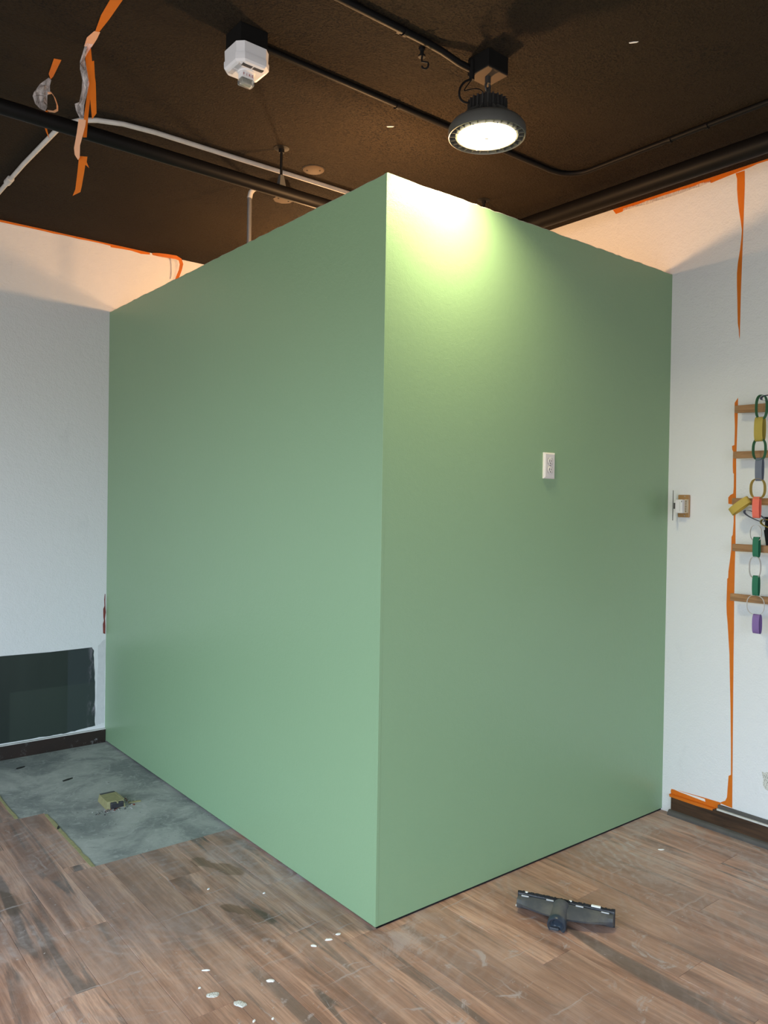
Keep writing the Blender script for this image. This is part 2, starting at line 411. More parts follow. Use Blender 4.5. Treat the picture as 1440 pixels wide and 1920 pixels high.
for k in range(k0, 11):
    x0, x1 = .47 + k * GX, .47 + (k + 1) * GX
    x0, x1 = max(x0, XW), min(x1, A)
    if x1 - x0 < .005: continue
    def xlim(y):      # right-hand limit of the planks at this y
        return A if y < .005 else (.011 if y < 1.108 else (-.642 if y < 1.822 else -.765))
    j0 = special.get(k, (k * .457 + random.uniform(-.12, .12)) % GL) % GL
    ys = [YW] + [j0 + i * GL for i in range(-6, 4) if YW < j0 + i * GL < B] + [B]
    for yb in (.005, 1.108, 1.822):
        if min(x1, xlim(yb - .01)) != min(x1, xlim(yb + .01)): ys.append(yb)
    ys = sorted(ys)
    for ya, yb in zip(ys, ys[1:]):
        if yb - ya < .004: continue
        xb = min(x1, xlim((ya + yb) / 2 if not (ya < 0 < yb) else -1))
        if xb - x0 < .010: continue
        o = bpy.data.objects.new('plank', plank_mesh(yb - ya - 2 * GAP, xb - x0 - 2 * GAP))
        COL.objects.link(o); o.parent = fl
        o.location = ((x0 + xb) / 2, (ya + yb) / 2, random.uniform(-.0005, 0))
cp = Mesh()
cp.poly([(-.641, 1.109, -.0085), (.011, 1.109, -.0085), (.011, B, -.0085), (-.764, B, -.0085), (-.764, 1.823, -.0085), (-.641, 1.823, -.0085)], .0065, (0, 0, 1))
cp = cp.build('concrete_patch', M['concrete'], fl); cp['label'] = 'bare grey concrete where planks were lifted'
def ragged(x0, y0, x1, y1, wd, z0, z1, n=14):
    L_, R_ = [], []
    dx, dy = x1 - x0, y1 - y0; l_ = math.hypot(dx, dy); nx, ny = -dy / l_, dx / l_
    for i in range(n + 1):
        q = i / n
        L_.append((x0 + dx * q + nx * wd * random.uniform(.6, 1), y0 + dy * q + ny * wd * random.uniform(.6, 1), z0))
        R_.append((x0 + dx * q - nx * wd * random.uniform(.2, .9), y0 + dy * q - ny * wd * random.uniform(.2, .9), z0))
    return L_ + R_[::-1]
for seg in [(-.642, 1.109, -.642, 1.80, .011), (-.768, 1.83, -.768, 2.55, .010)]:
    g_ = Mesh().poly(ragged(*seg, -.001, 0), .0022, (0, 0, 1)).build('glue_strip', M['glue'], fl); g_['label'] = 'yellowish glue line along the plank edge'

# ceiling and outer walls
ce = struct(Mesh().box(XW - .12, A + .12, YW - .12, B + .12, CH, CH + .1).build('ceiling', M['ceiling']))
wl = struct(Mesh().box(XW, A + .12, B, B + .12, -.06, CH).build('wall_left', M['white']))
wr_ = struct(Mesh().box(A, A + .12, YW, B, -.06, CH).build('wall_right', M['white']))
def wall_with_hole(name, axis, w0, w1, win, pos0, pos1):
    b = Mesh(); a0, a1, z0, z1 = win
    for (p0, p1, q0, q1) in [(w0, a0, -.06, CH), (a1, w1, -.06, CH), (a0, a1, -.06, z0), (a0, a1, z1, CH)]:
        if axis == 'x': b.box(pos0, pos1, p0, p1, q0, q1)
        else: b.box(p0, p1, pos0, pos1, q0, q1)
    return struct(b.build(name, M['trim']))
wall_with_hole('wall_side', 'x', YW, B, WIN_SIDE, XW - .12, XW)
wall_with_hole('wall_rear', 'y', XW - .12, A + .12, WIN_REAR, YW - .12, YW)
for n_, axis, win, pos in (('window_1', 'x', WIN_SIDE, XW - .06), ('window_2', 'y', WIN_REAR, YW - .06)):
    b = Mesh(); a0, a1, z0, z1 = win; h = .03
    bars = [(a0, a0 + .05, z0, z1), (a1 - .05, a1, z0, z1), (a0, a1, z0, z0 + .05), (a0, a1, z1 - .05, z1)] + [(a0 + (a1 - a0) * q - .03, a0 + (a1 - a0) * q + .03, z0, z1) for q in (1 / 3, 2 / 3)]
    for (p0, p1, q0, q1) in bars:
        if axis == 'x': b.box(pos - h, pos + h, p0, p1, q0, q1)
        else: b.box(p0, p1, pos - h, pos + h, q0, q1)
    struct(b.build(n_, M['black']))

# green enclosure: two thin drywall partitions, open on top, raw board along the top edge
def top_profile(n, amp): return [random.uniform(-amp, amp) for _ in range(n + 1)]
def partition(name, axis, l0, l1, th):
    n = 70; jit = top_profile(n, .0022); b = Mesh(); vs = []
    for i in range(n + 1):
        q = l0 + (l1 - l0) * i / n; zt = BOX + (jit[i] if 0 < i < n else 0)
        for (d_, z) in ((0, .009), (0, zt - .004), (.004, zt), (th, zt - .002), (th, .009)):
            vs.append((d_, q, z) if axis == 'y' else (q, d_, z))
    fs, mi = [], []
    for i in range(n):
        for k in range(5):
            l = (k + 1) % 5
            fs.append((5 * i + k, 5 * i + 5 + k, 5 * i + 5 + l, 5 * i + l)); mi.append(0 if k == 0 else (1 if k in (1, 2) else 2))
    fs += [tuple(range(5)), tuple(5 * n + k for k in range(5))[::-1]]; mi += [0, 0]
    b.v = vs; b.f = fs; b.mi = mi
    o = struct(b.build(name, [M['green'], M['raw'], M['board']]))
    return o
pl = partition('wall_partition_left', 'y', 0, B, .11)
pr = partition('wall_partition_right', 'x', .11, A, .11)
for (nm, par, bx) in (('bottom_plate', pl, (.012, .10, .012, B, -.008, .02)), ('bottom_plate', pr, (.10, A, .006, .10, -.008, .02))):
    Mesh().box(*bx).build(nm, M['gap'], par)
# end cap face of the left partition shows in the plane of the right one: thin corner bead
cb = Mesh().box(-.0012, .012, -.0012, .012, .009, BOX - .002, .0008).build('corner_bead', M['green'], pl)

# baseboards
bl = Mesh().box(XW, -.001, B - .018, B, -.002, .082, .002).build('baseboard_left', M['skirting_l']); struct(bl)
Mesh().box(XW, -.001, B - .020, B, .082, .0875).build('top_edge', M['dusty_white'], bl)['label'] = 'dusty pale top edge'
br = Mesh(); br.box(A - .020, A, YW, -.060, .0, .098, .003); br = struct(br.build('baseboard_right', M['skirting_r']))
Mesh().box(A - .026, A, YW, -.305, .098, .106, .002).build('top_edge', M['dusty_white'], br)['label'] = 'dusty pale top edge'
Mesh().box(A - .016, A, YW, -.305, .106, .122, .002).build('cap_moulding', M['shoe'], br)
sh = Mesh(); pts = [(A - .020, 0), (A - .040, 0), (A - .0395, .010), (A - .034, .019), (A - .026, .024), (A - .020, .0255)]
n = len(pts); sh.add([(x, -.054, z) for x, z in pts] + [(x, YW, z) for x, z in pts], [tuple(range(n)), tuple(range(n, 2 * n))[::-1]] + [(i, (i + 1) % n, n + (i + 1) % n, n + i) for i in range(n)])
sh.build('shoe_moulding', M['shoe'], br)

# old dark paint left showing low on the left wall, bare brick by the corner
def edge_noise(pts, n, amp):
    out = []
    for (a, b) in zip(pts, pts[1:] + pts[:1]):
        for i in range(n):
            q = i / n; out.append((a[0] + (b[0] - a[0]) * q + random.uniform(-amp, amp), a[1] + (b[1] - a[1]) * q + random.uniform(-amp, amp)))
    return out
pp = edge_noise([(-2.4, .617), (-.089, .611), (-.077, .592), (-.066, .36), (-.064, .108), (-.254, .092), (-.442, .0945), (-2.4, .096)], 9, .0022)
dp = Mesh().poly([(x, B + .0005, z) for x, z in pp], .0017, (0, -1, 0)).build('unpainted_patch', M['darkpatch'], wl); dp['label'] = 'dark green old paint below the white paint'
pts = [(-.016, .695), (-.0035, .69), (-.003, .74), (-.006, .79), (-.002, .83), (-.0045, .86), (-.006, .90), (-.0055, .945), (-.0085, .948), (-.012, .91), (-.010, .87), (-.017, .85), (-.016, .80), (-.0125, .775), (-.018, .755), (-.017, .72)]
bp = Mesh().poly([(x * 1.1 - .001, B + .0005, z) for x, z in pts], .0017, (0, -1, 0)).build('bare_brick_strip', M['brick'], wl); bp['label'] = 'chipped strip showing red brick'
pts = edge_noise([(-.046, .62), (-.004, .66), (-.003, .12), (-.060, .11)], 8, .004)
Mesh().poly([(x, B + .0005, z) for x, z in pts], .0011, (0, -1, 0)).build('filler_strip', plain('grey_filler', (.66, .655, .67), .7, .12, 30), wl)['label'] = 'grey smear of filler beside the green wall'
pts = edge_noise([(-.505, .335), (-.56, .345), (-.565, .255), (-.515, .262)], 5, .006)
Mesh().poly([(A + .0005, y, z) for y, z in pts], .0015, (-1, 0, 0)).build('plaster_patch', M['flake'], wr_)['label'] = 'rough patch of bare plaster'

# ------------------------------------------------------------------ high bay lamp
lx, ly = LAMP
lamp = thing('high_bay_lamp', 'lit round black high bay lamp hanging in front of the green enclosure', 'lamp', (lx, ly, CH))
bx = Mesh().box(lx - .052, lx + .052, ly - .052, ly + .052, 3.118, CH + .001, .003).build('mounting_box', M['black'], lamp)
Mesh().box(lx - .050, lx + .050, ly - .050, ly + .050, 3.1135, 3.118, .001).build('cover_plate', M['brownplate'], bx)
cc = Mesh().tube([(lx - .054, ly + .028, 3.165), (lx - .054, ly + .028, 3.095)], .010, 10).build('cable_gland', M['black'], bx)
hk = Mesh()
hk.tube([(lx, ly, 3.116), (lx, ly, 3.088)], .011, 10)
hk.tube([(lx + .011 * math.sin(a), ly, 3.078 + .016 * math.cos(a)) for a in [i * 2 * PI / 14 for i in range(15)]], .0042, 8)
hk.tube([(lx, ly + .010 * math.sin(a), 3.056 + .016 * math.cos(a)) for a in [i * 2 * PI / 14 for i in range(15)]], .0045, 8)
hk.build('hook', M['lampblack'], lamp, True)
by = Mesh().tube([(lx - .018, ly, 3.028), (lx - .017, ly, 3.040), (lx - .006, ly, 3.049), (lx + .006, ly, 3.049), (lx + .017, ly, 3.040), (lx + .018, ly, 3.028)], .0045, 8).build('eye_bolt', M['lampblack'], lamp, True)
hs = Mesh().lathe([(0, 3.030), (.052, 3.030), (.060, 3.026), (.062, 3.020), (.062, 2.962), (.078, 2.955), (.0, 2.955)], 40, (lx, ly)).build('driver_housing', M['lampblack'], lamp, True)
fb = Mesh()
for i in range(24):
    a = 2 * PI * i / 24; R_ = Matrix.Translation((lx, ly, 0)) @ Matrix.Rotation(a, 4, 'Z')
    fb.box(.058, .073, -.0022, .0022, 2.986, 3.024, mat=R_)
fb.build('housing_ribs', M['lampblack'], hs)
for i in range(24):
    a = 2 * PI * i / 24; R_ = Matrix.Translation((lx, ly, 0)) @ Matrix.Rotation(a, 4, 'Z')
    b = Mesh(); b.add([R_ @ Vector(v) for v in [(.060, -.0012, 2.985), (.072, -.0012, 2.985), (.112, -.0012, 2.952), (.060, -.0012, 2.952), (.060, .0012, 2.985), (.072, .0012, 2.985), (.112, .0012, 2.952), (.060, .0012, 2.952)]],
                      [(0, 1, 2, 3), (7, 6, 5, 4), (0, 4, 5, 1), (1, 5, 6, 2), (2, 6, 7, 3), (3, 7, 4, 0)])
    b.build('cooling_fin', M['lampgrey'], lamp)
rim = Mesh().lathe([(.060, 2.956), (.108, 2.952), (.130, 2.940), (.140, 2.925), (.1415, 2.905), (.1395, 2.894), (.137, 2.893), (.1355, 2.897), (.134, 2.921), (.118, 2.926), (.060, 2.928)], 64, (lx, ly)).build('rim', M['lampgrey'], lamp, True)
for i in range(26):
    a = 2 * PI * i / 26; R_ = Matrix.Translation((lx, ly, 0)) @ Matrix.Rotation(a, 4, 'Z')
    Mesh().box(.112, .1362, -.0011, .0011, 2.896, 2.924, mat=R_).build('rim_rib', M['lampgrey'], rim)
Mesh().lathe([(.1145, 2.924), (.1145, 2.899), (.1125, 2.8965), (.107, 2.8965), (.106, 2.902)], 64, (lx, ly)).build('lens_ring', M['lens_edge'], lamp, True)
ln = Mesh().lathe([(.107, 2.901), (.095, 2.8985), (.06, 2.8965), (.03, 2.896), (0, 2.896)], 64, (lx, ly)).build('lens', M['lens'], lamp, True); ln['label'] = 'glowing white lens'
Mesh().lathe([(.0085, 2.897), (.0085, 2.8915), (.006, 2.889), (0, 2.889)], 20, (lx, ly)).build('centre_sensor', M['plastic_grey'], ln, True)
for i in range(8):
    a = 2 * PI * (i + .4) / 8
    Mesh().lathe([(.0035, 2.9), (.0035, 2.8955), (.002, 2.8945), (0, 2.8945)], 8, (lx + .1105 * math.cos(a), ly + .1105 * math.sin(a))).build('screw', M['steel'], rim)
def bez(p, n=20):
    out = []; p = [Vector(q) for q in p]; m_ = len(p) - 1
    for i in range(n + 1):
        t_ = i / n; q = [x.copy() for x in p]
        for k in range(m_): q = [q[j] * (1 - t_) + q[j + 1] * t_ for j in range(len(q) - 1)]
        out.append(q[0])
    return out
Mesh().tube(bez([(lx - .054, ly + .028, 3.098), (lx - .13, ly + .05, 3.075), (lx - .11, ly + .06, 2.96), (lx - .05, ly + .02, 3.015), (lx - .02, ly + .004, 3.034)]), .0042, 8).build('power_cable', M['black'], lamp, True)
Mesh().tube(bez([(lx - .054, ly + .028, 3.098), (lx - .075, ly + .035, 3.066), (lx - .082, ly + .04, 3.052)], 6) + bez([(lx - .080, ly + .04, 3.0515), (lx - .055, ly + .02, 3.062), (lx - .022, ly + .006, 3.075), (lx - .016, ly, 3.04)], 12), .0022, 6).build('safety_wire', M['black'], lamp, True)
lt = light('lamp_beam', 'AREA', (lx, ly, 2.8915), 15.5, (1.0, .86, .46), shape='DISK', size=.19, spread=math.radians(148))
lt.rotation_euler = (0, math.radians(5), 0)
lt.parent = lamp; lt.location = Vector((lx, ly, 2.8915)) - Vector(lamp.location)

# ------------------------------------------------------------------ fire alarm
ax, ay = -.445, .235
al = thing('fire_alarm', 'white square fire alarm with strobe hanging from the dark ceiling', 'alarm', (ax, ay, CH))
Mesh().box(ax - .050, ax + .050, ay - .050, ay + .050, 3.128, CH + .017, .003).build('back_box', M['black'], al)
def octo(h, c_): return [(-h + c_, -h), (h - c_, -h), (h, -h + c_), (h, h - c_), (h - c_, h), (-h + c_, h), (-h, h - c_), (-h, -h + c_)]
def loft(secs):
    b = Mesh(); vs, fs = [], []; n = len(secs[0][0])
    for pts_, z in secs: vs += [(ax + x, ay + y, z) for x, y in pts_]
    for i in range(len(secs) - 1):
        for k in range(n): fs.append((i * n + k, i * n + (k + 1) % n, (i + 1) * n + (k + 1) % n, (i + 1) * n + k))
    fs += [tuple(range(n))[::-1], tuple((len(secs) - 1) * n + k for k in range(n))]
    return b.add(vs, fs)
loft([(octo(.058, .020), 3.092), (octo(.059, .020), 3.130)]).build('mounting_skirt', M['plastic'], al)
hb = loft([(octo(.048, .020), 3.0605), (octo(.056, .021), 3.0635), (octo(.0605, .022), 3.070), (octo(.061, .022), 3.081), (octo(.061, .022), 3.0915), (octo(.0595, .021), 3.0925)]).build('housing', M['plastic'], al)
def slots(parent, axis, sgn, cnt, mat, name):
    for i in range(cnt):
        u = -.036 + .072 * i / (cnt - 1)
        if abs(u) < .003: continue
        b = Mesh()
        zz = 3.0595
        if axis == 'x': b.box(ax + u - .0011, ax + u + .0011, ay + sgn * .0395 - .0075, ay + sgn * .0395 + .0075, zz, zz + .0048)
        else: b.box(ax + sgn * .0395 - .0075, ax + sgn * .0395 + .0075, ay + u - .0011, ay + u + .0011, zz, zz + .0048)
        b.build(name, mat, parent)
Mesh().lathe([(0, 3.0545), (.020, 3.0545), (.027, 3.057), (.029, 3.0615)], 28, (ax, ay)).build('centre_dome', M['plastic'], al, True)
slots(hb, 'x', -1, 21, M['slot'], 'vent_slot')
slots(hb, 'y', -1, 17, M['plastic_grey'], 'vent_slot')
stp = Mesh().box(ax - .022, ax + .022, ay - .012, ay + .016, 3.037, 3.058, .003).build('strobe_base', M['plastic'], al)
Mesh().box(ax - .024, ax + .024, ay - .013, ay + .017, 3.016, 3.037, .004).build('strobe_lens', M['clear'], al, True)
Mesh().box(ax - .016, ax + .016, ay - .004, ay + .008, 3.020, 3.0365, .002).build('flash_tube', M['reflector'], al)
def text(txt, size, loc, rot, mat, parent, name, depth=.0003):
    cu = bpy.data.curves.new(name, 'FONT'); cu.body = txt; cu.size = size; cu.extrude = depth; cu.align_x = 'CENTER'; cu.align_y = 'CENTER'; cu.resolution_u = 2
    o = bpy.data.objects.new(name, cu); COL.objects.link(o)
    dg = bpy.context.evaluated_depsgraph_get(); me = bpy.data.meshes.new_from_object(o.evaluated_get(dg)); bpy.data.objects.remove(o); bpy.data.curves.remove(cu)
    me.materials.clear(); me.materials.append(mat)
    q = bpy.data.objects.new(name, me); COL.objects.link(q); q.rotation_euler = rot; q.parent = parent; q.location = Vector(loc) - abs_loc(parent); return q
for ch, u in zip('FIRE', (-.0155, -.0050, .0055, .0155)):
    text(ch, .0125, (ax + u, ay - .0122, 3.0475), (PI / 2, 0, 0), M['red'], stp, 'letter')
for sx, sy in ((-.034, -.034), (.034, -.034), (-.034, .034), (.034, .034)):
    Mesh().lathe([(.003, 3.0625), (.003, 3.0595), (0, 3.0595)], 8, (ax + sx, ay + sy)).build('screw', M['plastic_grey'], hb)

al.location.z -= .016; al.scale = (1.07, 1.07, 1.0)

# ------------------------------------------------------------------ pipes and conduits
def conduit(name, label, pts, r, mat, straps=(), n=12, cat='conduit', strap_name='strap'):
    root = thing(name, label, cat, pts[0])
    Mesh().tube(pts, r, n).build('tube', mat, root, True)
    for (x, y, z, ax_) in straps:
        b = Mesh(); a_ = r + .0025; up_ = CH - .0015 - z
        arc = [(a_ + .024, up_), (a_, up_)] + [(a_ * math.cos(q), -a_ * math.sin(q)) for q in [PI * i / 8 for i in range(9)]]
        if ax_ == 'x': b.ribbon([(x, y + u, z + v) for u, v in arc], (.007, 0, 0), .003)
        else: b.ribbon([(x + u, y, z + v) for u, v in arc], (0, .007, 0), .003)
        b.build(strap_name, mat, root)
    return root
def arc2(c_, r, a0, a1, z, n=8): return [(c_[0] + r * math.cos(a0 + (a1 - a0) * i / n), c_[1] + r * math.sin(a0 + (a1 - a0) * i / n), z) for i in range(n + 1)]
zc = CH - .0125
conduit('ceiling_conduit', 'black conduit on the ceiling running into the high bay lamp box', [(XW + .01, -.147, zc), (.06, -.147, zc), (.12, -.149, zc - .004), (.20, -.158, zc - .022), (.256, -.166, zc - .028)], .0125, M['pipe'], [(-.05, -.147, zc, 'x')])
conduit('ceiling_conduit', 'black conduit from the fire alarm, bending behind the lamp to the right', [(-.394, .252, zc), (.4, .252, zc), (1.20, .245, zc)] + arc2((1.225, .12), .12, PI / 2, 0, zc)[1:] + [(1.345, -.1, zc), (1.345, YW + .01, zc)], .0115, M['pipe'], [(1.345, -.30, zc, 'y'), (1.345, -.47, zc, 'y'), (.25, .252, zc, 'x')])
sp_ = conduit('sprinkler_pipe', 'thick black pipe hung below the ceiling at the left', [(XW + .01, .917, 2.982), (.4, .917, 2.982), (1.30, .917, 2.982)], .0285, M['pipe'], (), 20, 'pipe')
hg = Mesh(); hg.tube([(.113, .917, CH), (.113, .917, 3.04)], .0065, 10); hg.build('hanger_rod', M['black'], sp_, True)
Mesh().lathe([(0, CH + .0005), (.036, CH + .0005), (.036, CH - .002), (.013, CH - .006), (.013, CH - .022), (0, CH - .022)], 24, (.113, .917)).build('ceiling_flange', M['black'], sp_, True)
Mesh().add(*(lambda h0, h1: ([(.113 + sx * a_, .917 + sy * a_, z) for z, a_ in ((3.055, h0), (2.985, h1)) for sx, sy in ((-1, -1), (1, -1), (1, 1), (-1, 1))], [(3, 2, 1, 0), (4, 5, 6, 7)] + [(i, (i + 1) % 4, 4 + (i + 1) % 4, 4 + i) for i in range(4)]))(.009, .019)).build('clevis', M['lampgrey'], sp_)
pr2 = conduit('sprinkler_pipe', 'thick black pipe along the ceiling beside the right wall', [(1.588, 1.30, 3.12), (1.588, -.2, 3.12), (1.588, YW + .01, 3.12)], .043, M['pipe'], (), 24, 'pipe')
for yy in (-.9, .9):
    Mesh().box(1.576, 1.600, yy - .012, yy + .012, 3.15, CH).build('hanger', M['black'], pr2)
zw = CH - .011
wc = conduit('white_conduit', 'white painted conduit curving across the dark ceiling at the left', [(-.765, B, zw), (-.762, 2.30, zw), (-.758, 1.86, zw), (-.742, 1.40, zw), (-.722, 1.29, zw), (-.69, 1.23, zw), (-.637, 1.185, zw), (-.54, 1.145, zw), (-.40, 1.128, zw), (0, 1.124, zw), (.4, 1.115, zw), (1.5, 1.105, zw)], .0105, M['pipewhite'])
Mesh().tube([(-.762, 2.16, zw), (-.761, 2.09, zw)], .017, 14).build('coupling', M['pipewhite'], wc, True)
for xx in (.245, .30): pass
jx, jy = .375, 1.325
jb = thing('junction_box', 'black octagonal junction box with brown cover behind the left pipe', 'junction box', (jx, jy, CH))
oc = lambda r, z: [(jx + r * math.cos(PI / 8 + PI / 4 * i), jy + r * math.sin(PI / 8 + PI / 4 * i), z) for i in range(8)]
Mesh().add(oc(.050, CH + .001) + oc(.050, 3.132), [tuple(range(8)), tuple(range(8, 16))[::-1]] + [(i, (i + 1) % 8, 8 + (i + 1) % 8, 8 + i) for i in range(8)]).build('box', M['black'], jb)
Mesh().add(oc(.054, 3.132) + oc(.054, 3.128), [tuple(range(8)), tuple(range(8, 16))[::-1]] + [(i, (i + 1) % 8, 8 + (i + 1) % 8, 8 + i) for i in range(8)]).build('cover', M['brownplate'], jb)
for s_ in (-1, 1): Mesh().lathe([(.004, 3.129), (.004, 3.126), (0, 3.126)], 8, (jx + .03 * s_, jy)).build('screw', M['black'], jb)
zj = 3.155
cdt = conduit('bent_conduit', 'white elbow conduit dropping as a grey steel post behind the green wall', [(jx - .048, jy + .002, zj), (.27, jy + .004, zj), (.235, jy + .006, zj - .001), (.205, jy + .008, zj - .012), (.188, jy + .009, zj - .035), (.182, jy + .01, zj - .065)], .0125, M['pipewhite'], [(.285, jy + .003, zj, 'x')])
Mesh().tube([(.182, jy + .01, zj - .063), (.182, jy + .01, 1.2)], .0115, 12).build('steel_post', M['steel'], cdt, True)
Mesh().tube([(jx + .048, jy, zj), (jx + .072, jy, zj)], .014, 10).build('connector', M['steel'], jb, True)
conduit('white_conduit', 'short white conduit from junction box to the green wall top', [(jx + .070, jy, zj), (.6, jy + .01, zj + .008), (1.5, jy + .01, zw)], .0105, M['pipewhite'], [(.62, jy + .012, zj + .007, 'x')])
st_ = thing('sprinkler_stub', 'small black sprinkler drop with flange above the right green wall', 'sprinkler', (1.255, .735, CH))
Mesh().lathe([(0, CH + .0005), (.034, CH + .0005), (.034, CH - .002), (.012, CH - .006), (.012, CH - .02), (0, CH - .02)], 24, (1.255, .735)).build('flange', M['black'], st_, True)
Mesh().tube([(1.255, .735, CH - .018), (1.255, .735, CH - .13)], .008, 10).build('drop_pipe', M['black'], st_, True)
cv_ = thing('ceiling_cover', 'round brown cover plate on the ceiling near the enclosure corner', 'cover plate', (.354, 1.014, CH))
Mesh().lathe([(0, CH + .001), (.052, CH + .001), (.052, CH - .003), (.049, CH - .005), (0, CH - .006)], 36, (.354, 1.014)).build('disc', M['brownplate'], cv_, True)
Mesh().ribbon([(.354 + .0555 * math.cos(a), 1.014 + .0555 * math.sin(a), CH - .0008) for a in [2.6 + 3.0 * i / 20 for i in range(21)]], [(.002 * math.cos(2.6 + 3.0 * i / 20), .002 * math.sin(2.6 + 3.0 * i / 20), 0) for i in range(21)], .002).build('open_gap', M['gap'], cv_)
for s_ in (-1, 1): Mesh().lathe([(.004, CH - .004), (.004, CH - .0075), (0, CH - .0075)], 8, (.354 + .024 * s_, 1.014 - .02 * s_)).build('screw', M['black'], cv_)
hk = thing('ceiling_hook', 'small black hook screwed into the ceiling left of the lamp', 'hook', (.075, -.095, CH))
hx, hy = .075, -.095
Mesh().lathe([(0, CH + .001), (.012, CH + .001), (.011, CH - .006), (.007, CH - .010), (.007, CH - .024), (.013, CH - .026), (.013, CH - .032), (.005, CH - .034), (0, CH - .034)], 14, (hx, hy)).build('anchor', M['black'], hk, True)
Mesh().tube([(hx, hy, CH - .030), (hx, hy, CH - .048)] + [(hx + .7 * .012 * (math.cos(a) - 1) * -1, hy - .7 * .012 * (math.cos(a) - 1) * -1, CH - .058 + .014 * math.sin(a) - .002) for a in [PI * .8 + PI * 1.1 * i / 10 for i in range(11)]], .0038, 8).build('hook_wire', M['black'], hk, True)

# ------------------------------------------------------------------ tapes
STRIP_A = [(-0.878, 0.354, 3.176), (-0.872, 0.459, 3.176), (-0.855, 0.57, 3.176), (-0.844, 0.565, 3.176), (-0.843, 0.464, 3.176), (-0.846, 0.327, 3.176)]
STRIP_A2 = [(-0.859, 0.565, 3.176), (-0.841, 0.558, 3.176), (-0.836, 0.604, 3.176), (-0.833, 0.669, 3.176), (-0.856, 0.68, 3.176), (-0.866, 0.621, 3.176)]
FILM_BIG = [(-0.8576, 0.6629, 3.1782), (-0.8356, 0.6451, 3.2093), (-0.8311, 0.6415, 3.1976), (-0.839, 0.6479, 3.1714), (-0.8517, 0.6582, 3.1452), (-0.859, 0.664, 3.1261), (-0.8531, 0.6593, 3.0931), (-0.8452, 0.6529, 3.0412), (-0.8505, 0.6571, 3.0032), (-0.8594, 0.6643, 2.9604), (-0.859, 0.6641, 2.9226), (-0.8708, 0.6736, 2.9152), (-0.8814, 0.6822, 2.9411), (-0.8853, 0.6853, 2.9647), (-0.8724, 0.6749, 2.972), (-0.8665, 0.6701, 3.0124), (-0.8646, 0.6686, 3.0503), (-0.8716, 0.6742, 3.088), (-0.8718, 0.6744, 3.1164), (-0.8629, 0.6672, 3.1544)]
STRIP_B = [(-0.8486, 0.6685, 3.1745), (-0.8393, 0.661, 3.1747), (-0.8352, 0.6576, 3.1226), (-0.8296, 0.6531, 3.1251), (-0.8265, 0.6506, 3.0658), (-0.8241, 0.6487, 3.0468), (-0.8209, 0.6461, 2.9376), (-0.8333, 0.6562, 2.916), (-0.8384, 0.6602, 2.98), (-0.8457, 0.6662, 3.0559), (-0.8538, 0.6727, 3.1317)]
STRIP_C = [(-0.8505, 0.6829, 3.1373), (-0.8411, 0.6753, 3.1184), (-0.8381, 0.6729, 3.0803), (-0.8345, 0.67, 3.0137), (-0.8405, 0.6748, 2.9325), (-0.8444, 0.6779, 2.856), (-0.8548, 0.6864, 2.8558), (-0.8525, 0.6845, 2.9322), (-0.8439, 0.6775, 3.0135), (-0.8424, 0.6764, 3.0612)]
STRIP_D = [(-0.877, 0.6657, 2.9066), (-0.8566, 0.6493, 2.9037), (-0.8583, 0.6506, 2.8847), (-0.8636, 0.6549, 2.8563), (-0.8725, 0.6621, 2.8136), (-0.8729, 0.6624, 2.7711), (-0.8776, 0.6662, 2.7615), (-0.887, 0.6738, 2.7802), (-0.889, 0.6754, 2.8038), (-0.8821, 0.6698, 2.8559)]
STRIP_E = [(-0.8715, 0.6742, 2.7801), (-0.8485, 0.6556, 2.7782), (-0.8502, 0.6569, 2.7592), (-0.8433, 0.6514, 2.738), (-0.8538, 0.6599, 2.7496), (-0.8573, 0.6626, 2.7187), (-0.8635, 0.6677, 2.6711), (-0.8667, 0.6703, 2.6521), (-0.8881, 0.6876, 2.6383), (-0.8809, 0.6817, 2.6613), (-0.8758, 0.6776, 2.7183)]
STRIP_F = [(-0.915, 0.836, 3.176), (-0.891, 0.828, 3.176), (-0.88, 0.966, 3.176), (-0.882, 0.993, 3.176), (-0.899, 0.958, 3.176)]
FILM_SMALL = [(-0.8913, 0.9859, 3.1853), (-0.8831, 0.9793, 3.1702), (-0.887, 0.9824, 3.1496), (-0.8868, 0.9822, 3.124), (-0.8947, 0.9886, 3.1136), (-0.8943, 0.9883, 3.0675), (-0.9002, 0.9931, 3.0495), (-0.9163, 1.0061, 3.0594), (-0.9305, 1.0175, 3.077), (-0.9387, 1.0242, 3.1076), (-0.9348, 1.0211, 3.123), (-0.9171, 1.0067, 3.1541)]
LOOP = [(-0.8898, 0.9976, 3.1239), (-0.8798, 0.9895, 3.1267), (-0.8696, 0.9812, 3.1089), (-0.8613, 0.9745, 3.0782), (-0.8611, 0.9744, 3.0602), (-0.8711, 0.9825, 3.0533), (-0.8893, 0.9971, 3.0561)]
STRIP_G = [(-0.9058, 0.9976, 3.0032), (-0.8978, 0.9911, 3.0008), (-0.8915, 0.986, 2.9651), (-0.8865, 0.982, 2.9421), (-0.8975, 0.9909, 2.9701)]
def lim(pts): return [(x, y, min(z, CH - .0008)) for x, y, z in pts]
FW = Vector((.6285, .7777, 0)).normalized()
def sheet(name, mat, pts, parent, curl=.0, th=.0007, ph=0.0):
    pts = [Vector(p) + FW * (curl * math.sin(9 * p[2] + ph)) for p in lim(pts)]
    return Mesh().poly(pts, th, FW).build(name, mat, parent)
def on_ceiling(name, pts, parent): return Mesh().poly([(x, y, CH - .0012) for x, y, z in pts], .0014, (0, 0, 1)).build(name, M['tape'], parent)
